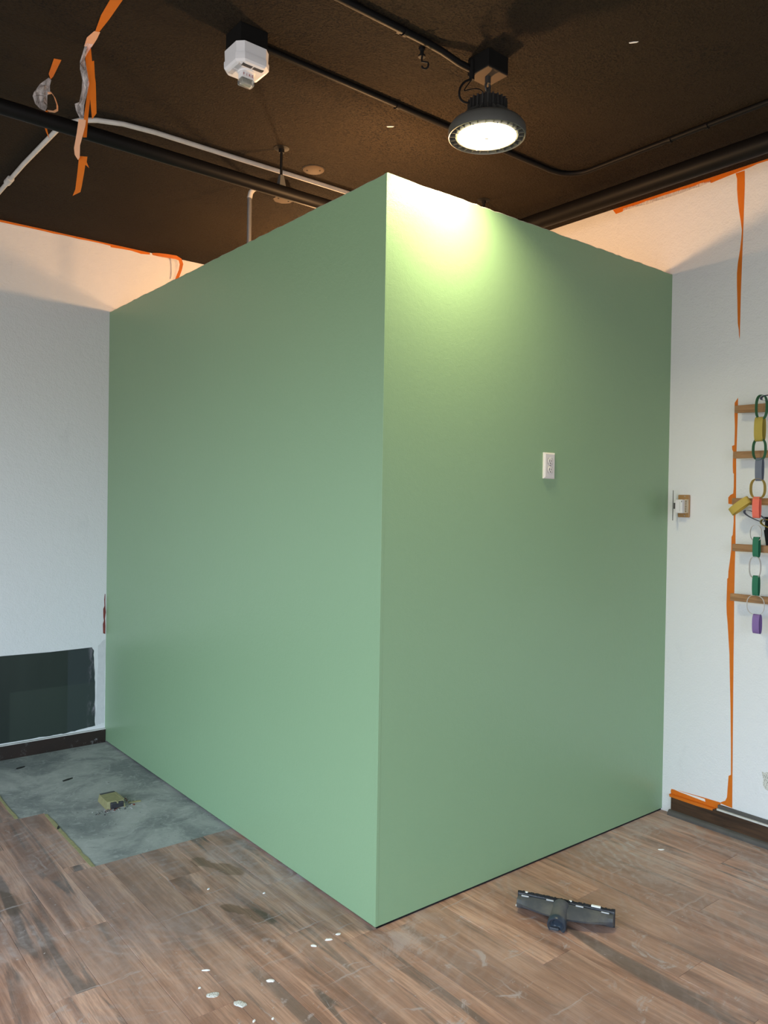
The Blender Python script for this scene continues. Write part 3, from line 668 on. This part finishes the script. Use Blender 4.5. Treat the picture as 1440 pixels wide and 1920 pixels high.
def crumple(name, outline, parent, amp, seed):
    """plastic film: the outline filled with a creased fan of triangles"""
    rr = random.Random(seed); pts = [Vector(p) for p in lim(outline)]; c_ = sum(pts, Vector()) / len(pts)
    n = len(pts); ring = [c_ + (p - c_) * .55 + FW * rr.uniform(-amp, amp) for p in pts]; vs = pts + ring + [c_ + FW * amp]
    fs = [(i, (i + 1) % n, n + (i + 1) % n, n + i) for i in range(n)] + [(n + i, n + (i + 1) % n, 2 * n) for i in range(n)]
    return Mesh().add(vs, fs).build(name, M['film'], parent)
def strip_film(name, left, right, parent, amp, seed):
    rr = random.Random(seed); vs, fs = [], []; n = len(left)
    L_, R_ = lim(left), lim(right)
    for a, b in zip(L_, R_):
        a, b = Vector(a), Vector(b)
        vs += [a, a.lerp(b, .33) + FW * rr.uniform(-amp, amp), a.lerp(b, .67) + FW * rr.uniform(-amp, amp), b]
    for i in range(n - 1):
        for k in range(3): fs.append((4 * i + k, 4 * i + k + 1, 4 * i + 5 + k, 4 * i + 4 + k))
    return Mesh().add(vs, fs).build(name, M['film'], parent)
T1 = thing('hanging_tape', 'long shredded orange tape with clear film dangling in front of the left pipe', 'tape', (-.855, .60, CH))
on_ceiling('tape_strip', STRIP_A, T1)
Mesh().poly([(x, y, CH - .0016) for x, y, z in STRIP_A2], .0008, (0, 0, 1)).build('tape_shred', M['tape_pink'], T1)
fbp = FILM_BIG
strip_film('plastic_film', [fbp[i] for i in (0, 19, 18, 17, 16, 15, 14, 13, 12, 11)], [fbp[i] for i in (1, 3, 4, 5, 6, 7, 8, 9, 10, 10)], T1, .012, 3)['label'] = 'crumpled translucent film'
sheet('tape_strip', M['tape'], STRIP_B, T1); sheet('tape_strip', M['tape'], STRIP_C, T1)
sheet('tape_strip', M['tape_pink'], STRIP_D, T1)['label'] = 'paler back of the tape'
sheet('tape_strip', M['tape'], STRIP_E, T1)
T2 = thing('hanging_tape', 'short orange tape scrap with film bag and curled loop, nearest the left edge', 'tape', (-.90, .92, CH))
on_ceiling('tape_strip', STRIP_F, T2)
crumple('plastic_film', FILM_SMALL, T2, .014, 5)['label'] = 'crumpled translucent film'
Mesh().ribbon(LOOP, [tuple(FW * .007)] * len(LOOP), .0012).build('tape_curl', M['tape_pink'], T2)
sheet('tape_tail', M['tape'], [(-.900, .993, 3.052), (-.893, .987, 3.052)] + STRIP_G[1:4] + STRIP_G[4:] + STRIP_G[:1], T2)
def wall_tape_l(pts, mat, name, parent, th=.0012): return Mesh().poly([(x, B + .0004, z) for x, z in pts], th, (0, -1, 0)).build(name, mat, parent)
def wall_tape_r(pts, mat, name, parent, th=.0012, lift=.0004): return Mesh().poly([(A + lift, y, z) for y, z in pts], th, (-1, 0, 0)).build(name, mat, parent)
T3 = thing('wall_tape', 'torn orange tape along the top of the left white wall', 'tape', (-.2, B, CH))
xs = [-1.6 + .06 * i for i in range(32)]
wall_tape_l([(x, CH - .0005) for x in xs] + [(x, CH - random.uniform(.012, .021)) for x in xs[::-1]], M['tape'], 'tape_strip', T3)
xs = [-1.6 + .05 * i for i in range(33)]
wall_tape_l([(x, CH - random.uniform(.010, .014)) for x in xs] + [(x, CH - random.uniform(.020, .030)) for x in xs[::-1]], M['plastic'], 'paint_edge', T3, .0016)['label'] = 'torn white paint edge'
T4 = thing('tape_curl', 'loose orange tape curl drooping from the left ceiling edge behind the enclosure', 'tape', (.40, B - .04, CH))
Mesh().ribbon([(.275, B - .002, 3.176), (.31, B - .03, 3.170), (.36, B - .055, 3.166), (.41, B - .075, 3.163), (.436, B - .080, 3.152), (.447, B - .078, 3.125), (.445, B - .066, 3.09), (.436, B - .05, 3.05), (.428, B - .045, 3.02)],
              [(0, -.006, .006), (0, -.006, .009), (0, -.005, .011), (.002, -.004, .011), (.008, -.005, .006), (.009, -.008, .001), (.008, -.007, 0), (.009, -.007, 0), (.010, -.007, 0)], .0008).build('tape_strip', M['tape'], T4)
T5 = thing('wall_tape', 'orange tape with torn film along the top of the right white wall', 'tape', (A, 0, CH))
top = [(.366, 3.1785), (.313, 3.1795), (0, 3.1795), (-.296, 3.1795), (-.70, 3.1795)]
wall_tape_r(top + [(-.70, 3.168), (-.425, 3.172), (-.40, 3.168), (-.27, 3.158), (-.20, 3.152), (-.19, 3.160), (-.10, 3.163), (.05, 3.167), (.2, 3.165), (.29, 3.160), (.305, 3.152), (.345, 3.150)], M['tape'], 'tape_strip', T5)
Mesh().add([(A - .0016 - (.004 if i % 2 else .0), .30 - .05 * i, 3.166 - .001 * (i % 3)) for i in range(11)] + [(A - .0016 - (.007 if i % 3 else .002), .30 - .05 * i, 3.155 - .008 * math.sin(i / 10 * PI) - .002 * (i % 2)) for i in range(11)], [(i, i + 1, 12 + i, 11 + i) for i in range(10)]).build('plastic_film', M['film'], T5)['label'] = 'torn translucent film'
T6 = thing('wall_tape', 'upper tapering vertical strip of orange tape on the right white wall', 'tape', (A, -.35, 2.8))
wall_tape_r([(-.322, 3.160), (-.366, 3.160), (-.368, 3.093), (-.366, 2.943), (-.363, 2.766), (-.36, 2.589), (-.359, 2.365), (-.3555, 2.38), (-.3535, 2.41), (-.348, 2.44), (-.3435, 2.55), (-.340, 2.627), (-.339, 2.68), (-.342, 2.725), (-.352, 2.79), (-.357, 2.841), (-.3585, 2.88), (-.352, 2.927), (-.344, 2.97), (-.336, 3.024), (-.331, 3.08), (-.330, 3.132)], M['tape'], 'tape_strip', T6)
T7 = thing('wall_tape', 'long ragged vertical orange tape beside the wooden slats down to the skirting', 'tape', (A, -.35, 1.2))
wall_tape_r([(-.341, 2.062), (-.357, 2.085), (-.357, 2.006), (-.355, 1.858), (-.354, 1.789), (-.356, 1.685), (-.357, 1.599), (-.356, 1.514), (-.359, 1.393), (-.358, 1.307), (-.358, 1.151), (-.36, .996), (-.361, .85), (-.365, .5), (-.370, .1235), (-.309, .128), (-.316, .136), (-.335, .148), (-.343, .167), (-.349, .272), (-.3605, .281), (-.358, .40), (-.352, .593), (-.345, .75), (-.341, .854), (-.328, 1.009), (-.323, 1.05), (-.321, 1.095), (-.322, 1.218), (-.3265, 1.222), (-.327, 1.253), (-.333, 1.30), (-.339, 1.358), (-.339, 1.42), (-.345, 1.431), (-.348, 1.495), (-.346, 1.575), (-.320, 1.579), (-.319, 1.609), (-.329, 1.621), (-.343, 1.628), (-.345, 1.66), (-.3445, 1.722), (-.340, 1.727), (-.338, 1.76), (-.338, 1.831), (-.334, 1.837), (-.332, 1.856), (-.344, 1.86), (-.3445, 1.944), (-.341, 2.007)], M['tape'], 'tape_strip', T7)
T8 = thing('skirting_tape', 'orange tape along the skirting top at the foot of the right wall', 'tape', (A, -.2, .11))
wall_tape_r([(-.048, .112), (-.052, .122), (-.10, .1255), (-.22, .1305), (-.312, .132), (-.312, .106), (-.30, .099), (-.28, .0985), (-.05, .0985)], M['tape'], 'tape_strip', T8, .0016)
Mesh().ribbon([(A - .0005, -.05 - .24 * i / 12, .099) for i in range(13)], [(.0205, 0, .0002)] * 13, .0010).build('tape_fold', M['tape'], T8)
Mesh().poly([(A - .0209, -.052, .0995), (A - .0209, -.285, .0995), (A - .0209, -.283, .089), (A - .0209, -.20, .086), (A - .0209, -.054, .088)], .0010, (-1, 0, 0)).build('tape_flap', M['tape'], T8)
wall_tape_r([(-.062, .1245), (-.10, .120), (-.16, .117), (-.235, .1125), (-.232, .1255), (-.19, .126), (-.12, .1245)], M['chip'], 'white_backing', T8, .0022)['label'] = 'torn white paint stuck on the tape'

# ------------------------------------------------------------------ slat rack and paper chains on the right wall
XS = A - .063
rk = thing('slat_rack', 'rack of five short wooden slats standing off the right wall', 'rack', (A, -.6, 1.6))
for (y0, za, zb, dz) in [(-.3725, 2.006, 2.040, -.007), (-.3695, 1.792, 1.824, -.001), (-.3685, 1.574, 1.6055, .0), (-.3745, 1.356, 1.390, .0005), (-.3695, 1.122, 1.156, .0005)]:
    b = Mesh().box(XS, XS + .018, -1.15, y0, 0, 1, .0); c_ = []
    b = Mesh(); y1 = -1.15; s = dz / .155
    vs = []
    for y in (y0, y1):
        sh_ = s * (y0 - y)
        vs += [(XS, y, za + sh_), (XS + .018, y, za + sh_), (XS + .018, y, zb + sh_ * .2), (XS, y, zb + sh_ * .2)]
    bm = bmesh.new(); vv = [bm.verts.new(v) for v in vs]
    for f in [(0, 1, 2, 3), (7, 6, 5, 4), (0, 4, 5, 1), (1, 5, 6, 2), (2, 6, 7, 3), (3, 7, 4, 0)]: bm.faces.new([vv[i] for i in f])
    bmesh.ops.bevel(bm, geom=list(bm.edges), offset=.0015, segments=1, affect='EDGES'); bm.verts.index_update()
    b.add([v.co.copy() for v in bm.verts], [[v.index for v in f.verts] for f in bm.faces]); bm.free()
    b.build('slat', M['slat'], rk)
for yy in (-.68, -1.02): Mesh().box(XS + .016, A - .0004, yy - .02, yy + .02, 1.06, 2.10, .002).build('upright', M['black'], rk)
Mesh().poly([(XS + .020, -.509, 1.520), (XS + .020, -.70, 1.520), (XS + .020, -.70, 1.375), (XS + .020, -.526, 1.375), (XS + .020, -.512, 1.46), (XS + .020, -.517, 1.46), (XS + .020, -.517, 1.505)], .012, (1, 0, 0)).build('bracket', M['black'], rk)

XC = A - .088
def link(parent, mat, cy, cz, hw, hh, flat, label, x=XC, s=.0125, tilt=0.0, n=28, spread=.012):
    pts, wd = [], []
    for i in range(n + 1):
        a = 2 * PI * i / n; ca = math.cos(a); sa = math.sin(a)
        u = math.copysign(abs(ca) ** .8, ca); v = math.copysign(abs(sa) ** .8, sa)
        if flat: p_ = Vector((x + spread * u, cy, cz + hh * v)); w_ = Vector((0, hw, 0))
        else: p_ = Vector((x, cy + hw * u, cz + hh * v)); w_ = Vector((s, 0, 0))
        if tilt:
            R_ = Matrix.Rotation(tilt, 3, 'X'); c_ = Vector((x, cy, cz)); p_ = c_ + R_ @ (p_ - c_); w_ = R_ @ w_
        pts.append(p_); wd.append(tuple(w_))
    o = Mesh().ribbon(pts, wd, .0008).build('link', mat, parent, True); o['label'] = label; return o
C1 = thing('paper_chain', 'multicoloured paper chain hanging down in front of the upper three slats', 'paper chain', (XC, -.52, 2.05), 'paper chains on the slat rack')
link(C1, M['p_grey'], -.565, 2.055, .045, .013, False, 'grey blue paper link going out sideways', s=.012, x=A - .112)
link(C1, M['p_green'], -.523, 2.016, .024, .055, False, 'topmost green paper link', x=A - .112)
link(C1, M['p_mustard'], -.518, 1.917, .019, .055, True, 'yellow paper link', spread=.018, x=A - .112)
link(C1, M['p_green'], -.517, 1.826, .028, .049, False, 'lower green paper link', x=A - .112)
link(C1, M['p_grey'], -.520, 1.735, .0155, .052, True, 'grey blue paper link', x=A - .112)
link(C1, M['p_yellow'], -.514, 1.648, .032, .045, False, 'open yellow paper link', x=A - .112)
link(C1, M['p_coral'], -.511, 1.563, .0155, .048, True, 'coral paper link', x=A - .112)
C3 = thing('paper_chain', 'yellow and grey paper chain draped from the left end of the middle slat', 'paper chain', (XC, -.42, 1.59), 'paper chains on the slat rack')
link(C3, M['p_yellow'], -.420, 1.569, .017, .053, True, 'yellow paper link hooked on the slat end', x=A - .086, tilt=.93, spread=.020)
link(C3, M['p_grey'], -.487, 1.524, .052, .014, False, 'dark grey paper link', x=A - .082, s=.011, tilt=.42)
link(C3, M['p_mustard'], -.552, 1.490, .036, .016, False, 'mustard paper link', x=A - .082, s=.011, tilt=.3)
C2 = thing('paper_chain', 'green, white and purple paper chain hanging before the two lowest slats', 'paper chain', (XC, -.50, 1.45), 'paper chains on the slat rack')
link(C2, M['p_white'], -.498, 1.446, .026, .036, False, 'thin white paper ring at the top', s=.004)
link(C2, M['p_teal'], -.5025, 1.382, .0135, .046, True, 'upper dark green paper link')
link(C2, M['p_white'], -.497, 1.289, .026, .050, False, 'white paper ring', s=.007)
link(C2, M['p_teal'], -.504, 1.206, .0135, .046, True, 'lower dark green paper link')
link(C2, M['p_white'], -.503, 1.117, .040, .044, False, 'large white paper ring before the lowest slat', s=.004)
link(C2, M['p_purple'], -.512, 1.032, .0155, .044, True, 'purple paper link at the bottom', spread=.016)

# ------------------------------------------------------------------ thermostat, outlet
th = thing('thermostat', 'opened thermostat on a tan base plate beside the green wall edge', 'thermostat', (A, -.092, 1.565))
Mesh().box(A - .012, A + .0005, -.124, -.062, 1.508, 1.621, .004).build('base_plate', M['tan'], th)
tmod = Mesh().box(A - .050, A - .010, -.108, -.069, 1.529, 1.597, .002).build('control_module', M['plastic'], th)
Mesh().box(A - .0508, A - .0498, -.096, -.0945, 1.538, 1.585).build('printed_line', M['plastic_grey'], tmod)
Mesh().box(A - .0508, A - .0498, -.1065, -.1035, 1.584, 1.591).build('printed_mark', M['slot'], tmod)
tb = Mesh().box(A - .026, A - .010, -.121, -.107, 1.530, 1.598, .001).build('terminal_block', plain('cream_terminal', (.60, .50, .36), .5, .1, 40), th)
for i in range(9): Mesh().box(A - .0268, A - .0255, -.1185, -.1105, 1.5345 + i * .0068, 1.5378 + i * .0068).build('terminal', M['slot'], tb)
for zz in (1.613, 1.516): Mesh().lathe([(.003, 0), (.003, .0015), (0, .002)], 8, mat=Matrix.Translation((A - .0118, -.100, zz)) @ Matrix.Rotation(-PI / 2, 4, 'Y')).build('screw', M['steel'], th)
d_ = Vector((.905, .425, 0)).normalized()
pc = Vector((A - .066, -.0655, 0)); Mesh().poly([(pc.x, pc.y, 1.492), (pc.x + d_.x * .03, pc.y + d_.y * .03, 1.492), (pc.x + d_.x * .03, pc.y + d_.y * .03, 1.643), (pc.x, pc.y, 1.643)], .0012, (d_.y, -d_.x, 0)).build('cover_edge', M['lampgrey'], th)
Mesh().box(A - .050, A - .046, -.0705, -.062, 1.55, 1.58).build('hinge', M['lampgrey'], th)

ou = thing('wall_outlet', 'ivory duplex electrical outlet on the right green wall', 'outlet', (.9275, 0, 1.73))
ox, oz = .9275, 1.7305
b = Mesh(); hw, hh = .0365, .0565
for (s0, y) in ((1, .0005), (1, -.004), (.90, -.0085)): pass
vs = []
for (ex, ey, y) in ((hw, hh, .001), (hw, hh, -.006), (hw - .007, hh - .007, -.0105)):
    vs += [(ox - ex, y, oz - ey), (ox + ex, y, oz - ey), (ox + ex, y, oz + ey), (ox - ex, y, oz + ey)]
b.add(vs, [(0, 1, 2, 3), (11, 10, 9, 8)] + [(4 * k + i, 4 * k + (i + 1) % 4, 4 * k + 4 + (i + 1) % 4, 4 * k + 4 + i) for k in range(2) for i in range(4)])
b.build('cover_plate', M['ivory'], ou)
RY = Matrix.Rotation(PI / 2, 4, 'X')
for dz in (.0185, -.0185):
    rc = Mesh().lathe([(.0172, -.009), (.0172, .0115), (.0155, .0130), (0, .0130)], 28, mat=Matrix.Translation((ox, 0, oz + dz)) @ Matrix.Diagonal((1, 1, .95, 1)) @ RY).build('receptacle', M['ivory'], ou, True)
    for (dx, h_) in ((-.006, .0048), (.006, .0038)): Mesh().box(ox + dx - .0012, ox + dx + .0012, -.0136, -.0125, oz + dz - h_ + .002, oz + dz + h_ + .002).build('slot', M['slot'], rc)
    Mesh().lathe([(.0026, .0125), (.0026, .0136), (0, .0136)], 10, mat=Matrix.Translation((ox, 0, oz + dz - .0085)) @ RY).build('ground_hole', M['slot'], rc)
    for sx in (-1, 1): Mesh().tube([(ox + .0178 * math.cos(a), -.0108, oz + dz + .0178 * math.sin(a)) for a in [(-.9 + .18 * i) + (PI if sx < 0 else 0) for i in range(11)]], .0007, 6).build('recess_line', M['lampgrey'], rc)
Mesh().lathe([(.0034, .010), (.0034, .0122), (0, .0126)], 12, mat=Matrix.Translation((ox, 0, oz)) @ RY).build('screw', M['steel'], ou)

# ------------------------------------------------------------------ vacuum head
vc = Vector((.605, -.378, 0)); va = math.atan2(-.53 + .239, .69 - .532)
vh = thing('vacuum_head', 'dusty black vacuum cleaner floor head lying on the planks', 'vacuum head', (vc.x, vc.y, 0))
VM = Matrix.Translation(vc) @ Matrix.Rotation(va, 4, 'Z')       # +X along the head, -Y towards the camera side (neck)
def vmat(v): return VM @ Vector(v)
n = 28; secs = []; b = Mesh(); vs, fs = [], []
for i in range(n + 1):
    q = -1 + 2 * i / n; X = .178 * q
    wdt = .016 + .040 * (1 - abs(q) ** 2.2); zt = .053 + .006 * (1 - q * q); lo = .027 + .003 * abs(q)
    prof = [(.024, .012), (.024, .050), (.010, zt), (-wdt * .45, zt - .006), (-wdt * .85, zt - .018), (-wdt, lo + .008), (-wdt * .92, lo), (-.010, .016)]
    vs += [vmat((X, y, z)) for y, z in prof]
m_ = len(prof)
for i in range(n):
    for k in range(m_): fs.append((i * m_ + k, i * m_ + (k + 1) % m_, (i + 1) * m_ + (k + 1) % m_, (i + 1) * m_ + k))
fs += [tuple(range(m_))[::-1], tuple(n * m_ + k for k in range(m_))]
Mesh().add(vs, fs).build('body', M['vacdust'], vh, True)
b = Mesh().box(-.180, .180, .023, .031, .003, .058, .002, mat=VM).build('rear_strip', M['vac'], vh)
b = Mesh(); rr = random.Random(4)
for i in range(60):
    x = -.178 + .356 * i / 59; h_ = rr.uniform(.004, .009)
    b.box(x - .0036, x + .0036, .0255 + rr.uniform(-.002, .001), .0325, .0, .060 + h_ * .6, mat=VM)
b = b.build('bristle_strip', M['bristle'], vh)
for x in (-.150, -.055, .055, .148): Mesh().box(x - .014, x + .014, .0075, .0125, .0520 + .006 * (1 - (x / .178) ** 2), .0560 + .006 * (1 - (x / .178) ** 2), .0008, mat=VM).build('clip', M['plastic_grey'], vh)
Mesh().box(.095, .130, .022, .0335, .0605, .0665, .002, mat=VM).build('plaster_crumb', M['chip'], vh)['label'] = 'white plaster stuck in the bristles'
Mesh().box(.012, .024, .024, .0335, .0605, .0655, .002, mat=VM).build('plaster_crumb', M['chip'], vh)
Mesh().box(-.155, -.143, .024, .0335, .0605, .065, .002, mat=VM).build('plaster_crumb', M['chip'], vh)
NM = VM @ Matrix.Translation((-.012, .002, .043)) @ Matrix.Rotation(math.radians(104), 4, 'X')       # neck axis leans down towards the camera side
nk = Mesh().lathe([(0, -.012), (.026, -.012), (.029, 0), (.027, .012), (.0265, .060), (.0285, .068), (.0285, .096), (.0255, .097), (.0235, .094), (.0225, .080)], 28, mat=NM @ Matrix.Diagonal((1.15, 1.15, 1, 1))).build('neck', M['vacdust'], vh, True)
Mesh().lathe([(.0240, .086), (.016, .084), (.012, .079), (0, .078)], 24, mat=NM @ Matrix.Diagonal((1.15, 1.15, 1, 1))).build('socket', M['vacblue'], nk, True)
Mesh().lathe([(.0292, .074), (.0300, .078), (.0300, .0955), (.0288, .0975), (.0262, .0978)], 28, mat=NM @ Matrix.Diagonal((1.15, 1.15, 1, 1))).build('collar', M['vacblue'], nk, True)
Mesh().box(-.040, -.004, -.088, -.060, .0, .0100, .002, mat=VM).build('foot', M['vac'], vh)

# ------------------------------------------------------------------ floor box and debris
fbx = thing('floor_box', 'small olive metal floor socket box set in the bare concrete', 'floor box', (-.334, 1.75, 0))
tp = [(-.374, 1.820), (-.294, 1.811), (-.300, 1.676), (-.378, 1.692)]; bt = [(-.380, 1.824), (-.288, 1.815), (-.294, 1.668), (-.386, 1.686)]
Mesh().add([(x, y, -.003) for x, y in bt] + [(x, y, .034) for x, y in tp], [(3, 2, 1, 0), (4, 5, 6, 7)] + [(i, (i + 1) % 4, 4 + (i + 1) % 4, 4 + i) for i in range(4)]).build('shell', M['boxolive'], fbx)
Mesh().box(-.366, -.302, 1.655, 1.676, .002, .031, .004, mat=Matrix.Translation((0, .012, 0)) @ Matrix.Rotation(0, 4, 'Z')).build('socket_face', M['boxdark'], fbx)
Mesh().box(-.372, -.296, 1.806, 1.824, .020, .0355, .002).build('rear_flap', M['boxdark'], fbx)
Mesh().box(-.338, -.331, 1.664, 1.690, .026, .0352, .001).build('latch', M['boxolive'], fbx)
Mesh().box(-.305, -.292, 1.69, 1.80, .030, .0352, .001).build('side_lip', M['boxolive'], fbx)
rr = random.Random(11); b = Mesh(); b2 = []
def crumb(b, x, y, s, z0=-.002):
    a = rr.uniform(0, PI); Mx = Matrix.Translation((x, y, z0 + s * .35)) @ Matrix.Rotation(a, 4, 'Z') @ Matrix.Rotation(rr.uniform(-.4, .4), 4, 'X')
    k = [rr.uniform(.6, 1.2) for _ in range(8)]
    vs = [Mx @ Vector((sx * s * .5 * k[i], sy * s * .5 * k[(i + 3) % 8], sz * s * .35)) for i, (sx, sy, sz) in enumerate([(-1, -1, -1), (1, -1, -1), (1, 1, -1), (-1, 1, -1), (-1, -1, 1), (1, -1, 1), (1, 1, 1), (-1, 1, 1)])]
    b.add(vs, [(3, 2, 1, 0), (4, 5, 6, 7)] + [(i, (i + 1) % 4, 4 + (i + 1) % 4, 4 + i) for i in range(4)], rr.choice([0, 0, 0, 1, 2]))
for _ in range(110):
    s_ = rr.random()
    if s_ < .6: crumb(b, rr.gauss(-.36, .045), rr.gauss(1.665, .018), rr.uniform(.002, .006))
    else: crumb(b, rr.gauss(-.262, .025), rr.gauss(1.72, .035), rr.uniform(.003, .008))
tag(b.build('rubble', [M['board'], M['brick'], M['boxdark']]), 'crumbs of plaster and brick around the olive floor box', 'rubble', kind='stuff')
sl = Mesh().add(*(lambda p: ([(x, y, -.0025) for x, y in p] + [(x, y, .003) for x, y in p], [(3, 2, 1, 0), (4, 5, 6, 7)] + [(i, (i + 1) % 4, 4 + (i + 1) % 4, 4 + i) for i in range(4)]))([(-.266, 1.700), (-.205, 1.690), (-.203, 1.700), (-.262, 1.716)]))
tag(sl.build('splinter', M['boxolive']), 'flat olive splinter pointing right from the floor box', 'splinter')
for (x, y, l_, a, lab) in [(-.560, 2.585, .05, .25, 'dark scrap on the concrete near the left skirting'), (-.405, 2.23, .06, .30, 'thin dark scrap on the concrete behind the floor box'), (-.642, 1.60, .035, 1.2, 'small dark scrap on the yellow glue line')]:
    Mx = Matrix.Translation((x, y, 0)) @ Matrix.Rotation(a, 4, 'Z')
    o = Mesh().add([Mx @ Vector(v) for v in [(-l_ / 2, -.004, -.0025), (0, -.006, -.0025), (l_ / 2, -.001, -.0025), (l_ / 2, .003, -.0025), (0, .004, -.0025), (-l_ / 2, .004, -.0025), (-l_ / 2, -.004, .003), (0, -.006, .004), (l_ / 2, -.001, .003), (l_ / 2, .003, .003), (0, .004, .004), (-l_ / 2, .004, .003)]],
                   [(5, 4, 3, 2, 1, 0), (6, 7, 8, 9, 10, 11)] + [(i, (i + 1) % 6, 6 + (i + 1) % 6, 6 + i) for i in range(6)]).build('dark_scrap', M['slot'])
    tag(o, lab, 'scrap', 'dark scraps on the concrete')

def flake(x, y, a, b_, ang, mat, h, lab, name='plaster_flake', n=14):
    rr = random.Random(int((x + 3) * 1e4)); Mx = Matrix.Translation((x, y, 0)) @ Matrix.Rotation(ang, 4, 'Z')
    rad = [rr.uniform(.8, 1.12) for _ in range(n)]; vs = []
    for (sc, z) in ((1, -.0006), (.95, h * .6), (.6, h)):
        vs += [Mx @ Vector((a * sc * r * math.cos(2 * PI * i / n), b_ * sc * r * math.sin(2 * PI * i / n), z + (rr.uniform(-.2, .2) * h if sc < .9 else 0))) for i, r in enumerate(rad)]
    fs = [tuple(range(n))[::-1], tuple(range(2 * n, 3 * n))] + [(k * n + i, k * n + (i + 1) % n, (k + 1) * n + (i + 1) % n, (k + 1) * n + i) for k in (0, 1) for i in range(n)]
    o = Mesh().add(vs, fs).build(name, mat); tag(o, lab, 'flake', 'plaster flakes on the floor'); return o
flake(-.641, .014, .022, .013, -.45, M['flake'], .004, 'left one of two flecked grey plaster flakes near the bottom edge')
flake(-.594, -.079, .022, .014, -1.1, M['flake'], .004, 'right one of two flecked grey plaster flakes near the bottom edge')
flake(-.459, -.034, .015, .007, -.7, M['chip'], .004, 'white half-moon chip right of the two flecked flakes')
flake(-.600, .146, .016, .004, -.6, M['chip'], .003, 'slim white chip above the two flecked flakes')
flake(-.658, .071, .005, .004, 0, M['chip'], .003, 'tiny white chip just above the left flecked flake')
flake(-.550, -.200, .005, .004, .4, M['chip'], .003, 'tiny white chip at the bottom edge below the right flecked flake')
flake(-.600, -.175, .008, .004, .6, M['chip'], .003, 'small slanted white chip at the bottom edge')
flake(-.235, .050, .012, .006, -.9, M['chip'], .003, 'white chip farthest left of three before the green corner')
flake(-.171, .050, .014, .006, -.5, M['chip'], .003, 'middle one of three white chips before the green corner')
flake(-.124, .058, .010, .006, -.2, M['chip'], .003, 'white chip nearest the green corner')
flake(-.186, .477, .006, .004, 0, M['chip'], .003, 'tiny white chip between the second footprint and the green wall')
flake(.548, -.196, .007, .005, .3, M['chip'], .003, 'white chip left of the vacuum head')
flake(1.45, -.262, .014, .006, -.7, M['chip'], .003, 'white chip below the right skirting corner')
flake(-.345, .640, .007, .004, .4, M['chip'], .003, 'white chip just below the upper footprint')

for (x, y, a, lab) in [(.613, -.602, -.95, 'tiny white paint fleck on the dark ceiling at the upper right'), (.359, .428, -.75, 'tiny white paint fleck on the ceiling left of the lamp')]:
    Mx = Matrix.Translation((x, y, CH)) @ Matrix.Rotation(a, 4, 'Z')
    o = Mesh().add([Mx @ Vector(v) for v in [(-.016, -.002, .0005), (0, -.004, .0005), (.016, -.001, .0005), (.010, .003, .0005), (-.012, .003, .0005), (-.016, -.002, -.0025), (0, -.004, -.003), (.016, -.001, -.0015), (.010, .003, -.002), (-.012, .003, -.002)]],
                   [(4, 3, 2, 1, 0), (5, 6, 7, 8, 9)] + [(i, (i + 1) % 5, 5 + (i + 1) % 5, 5 + i) for i in range(5)]).build('paint_fleck', M['chip'])
    tag(o, lab, 'paint fleck', 'paint flecks on the ceiling')
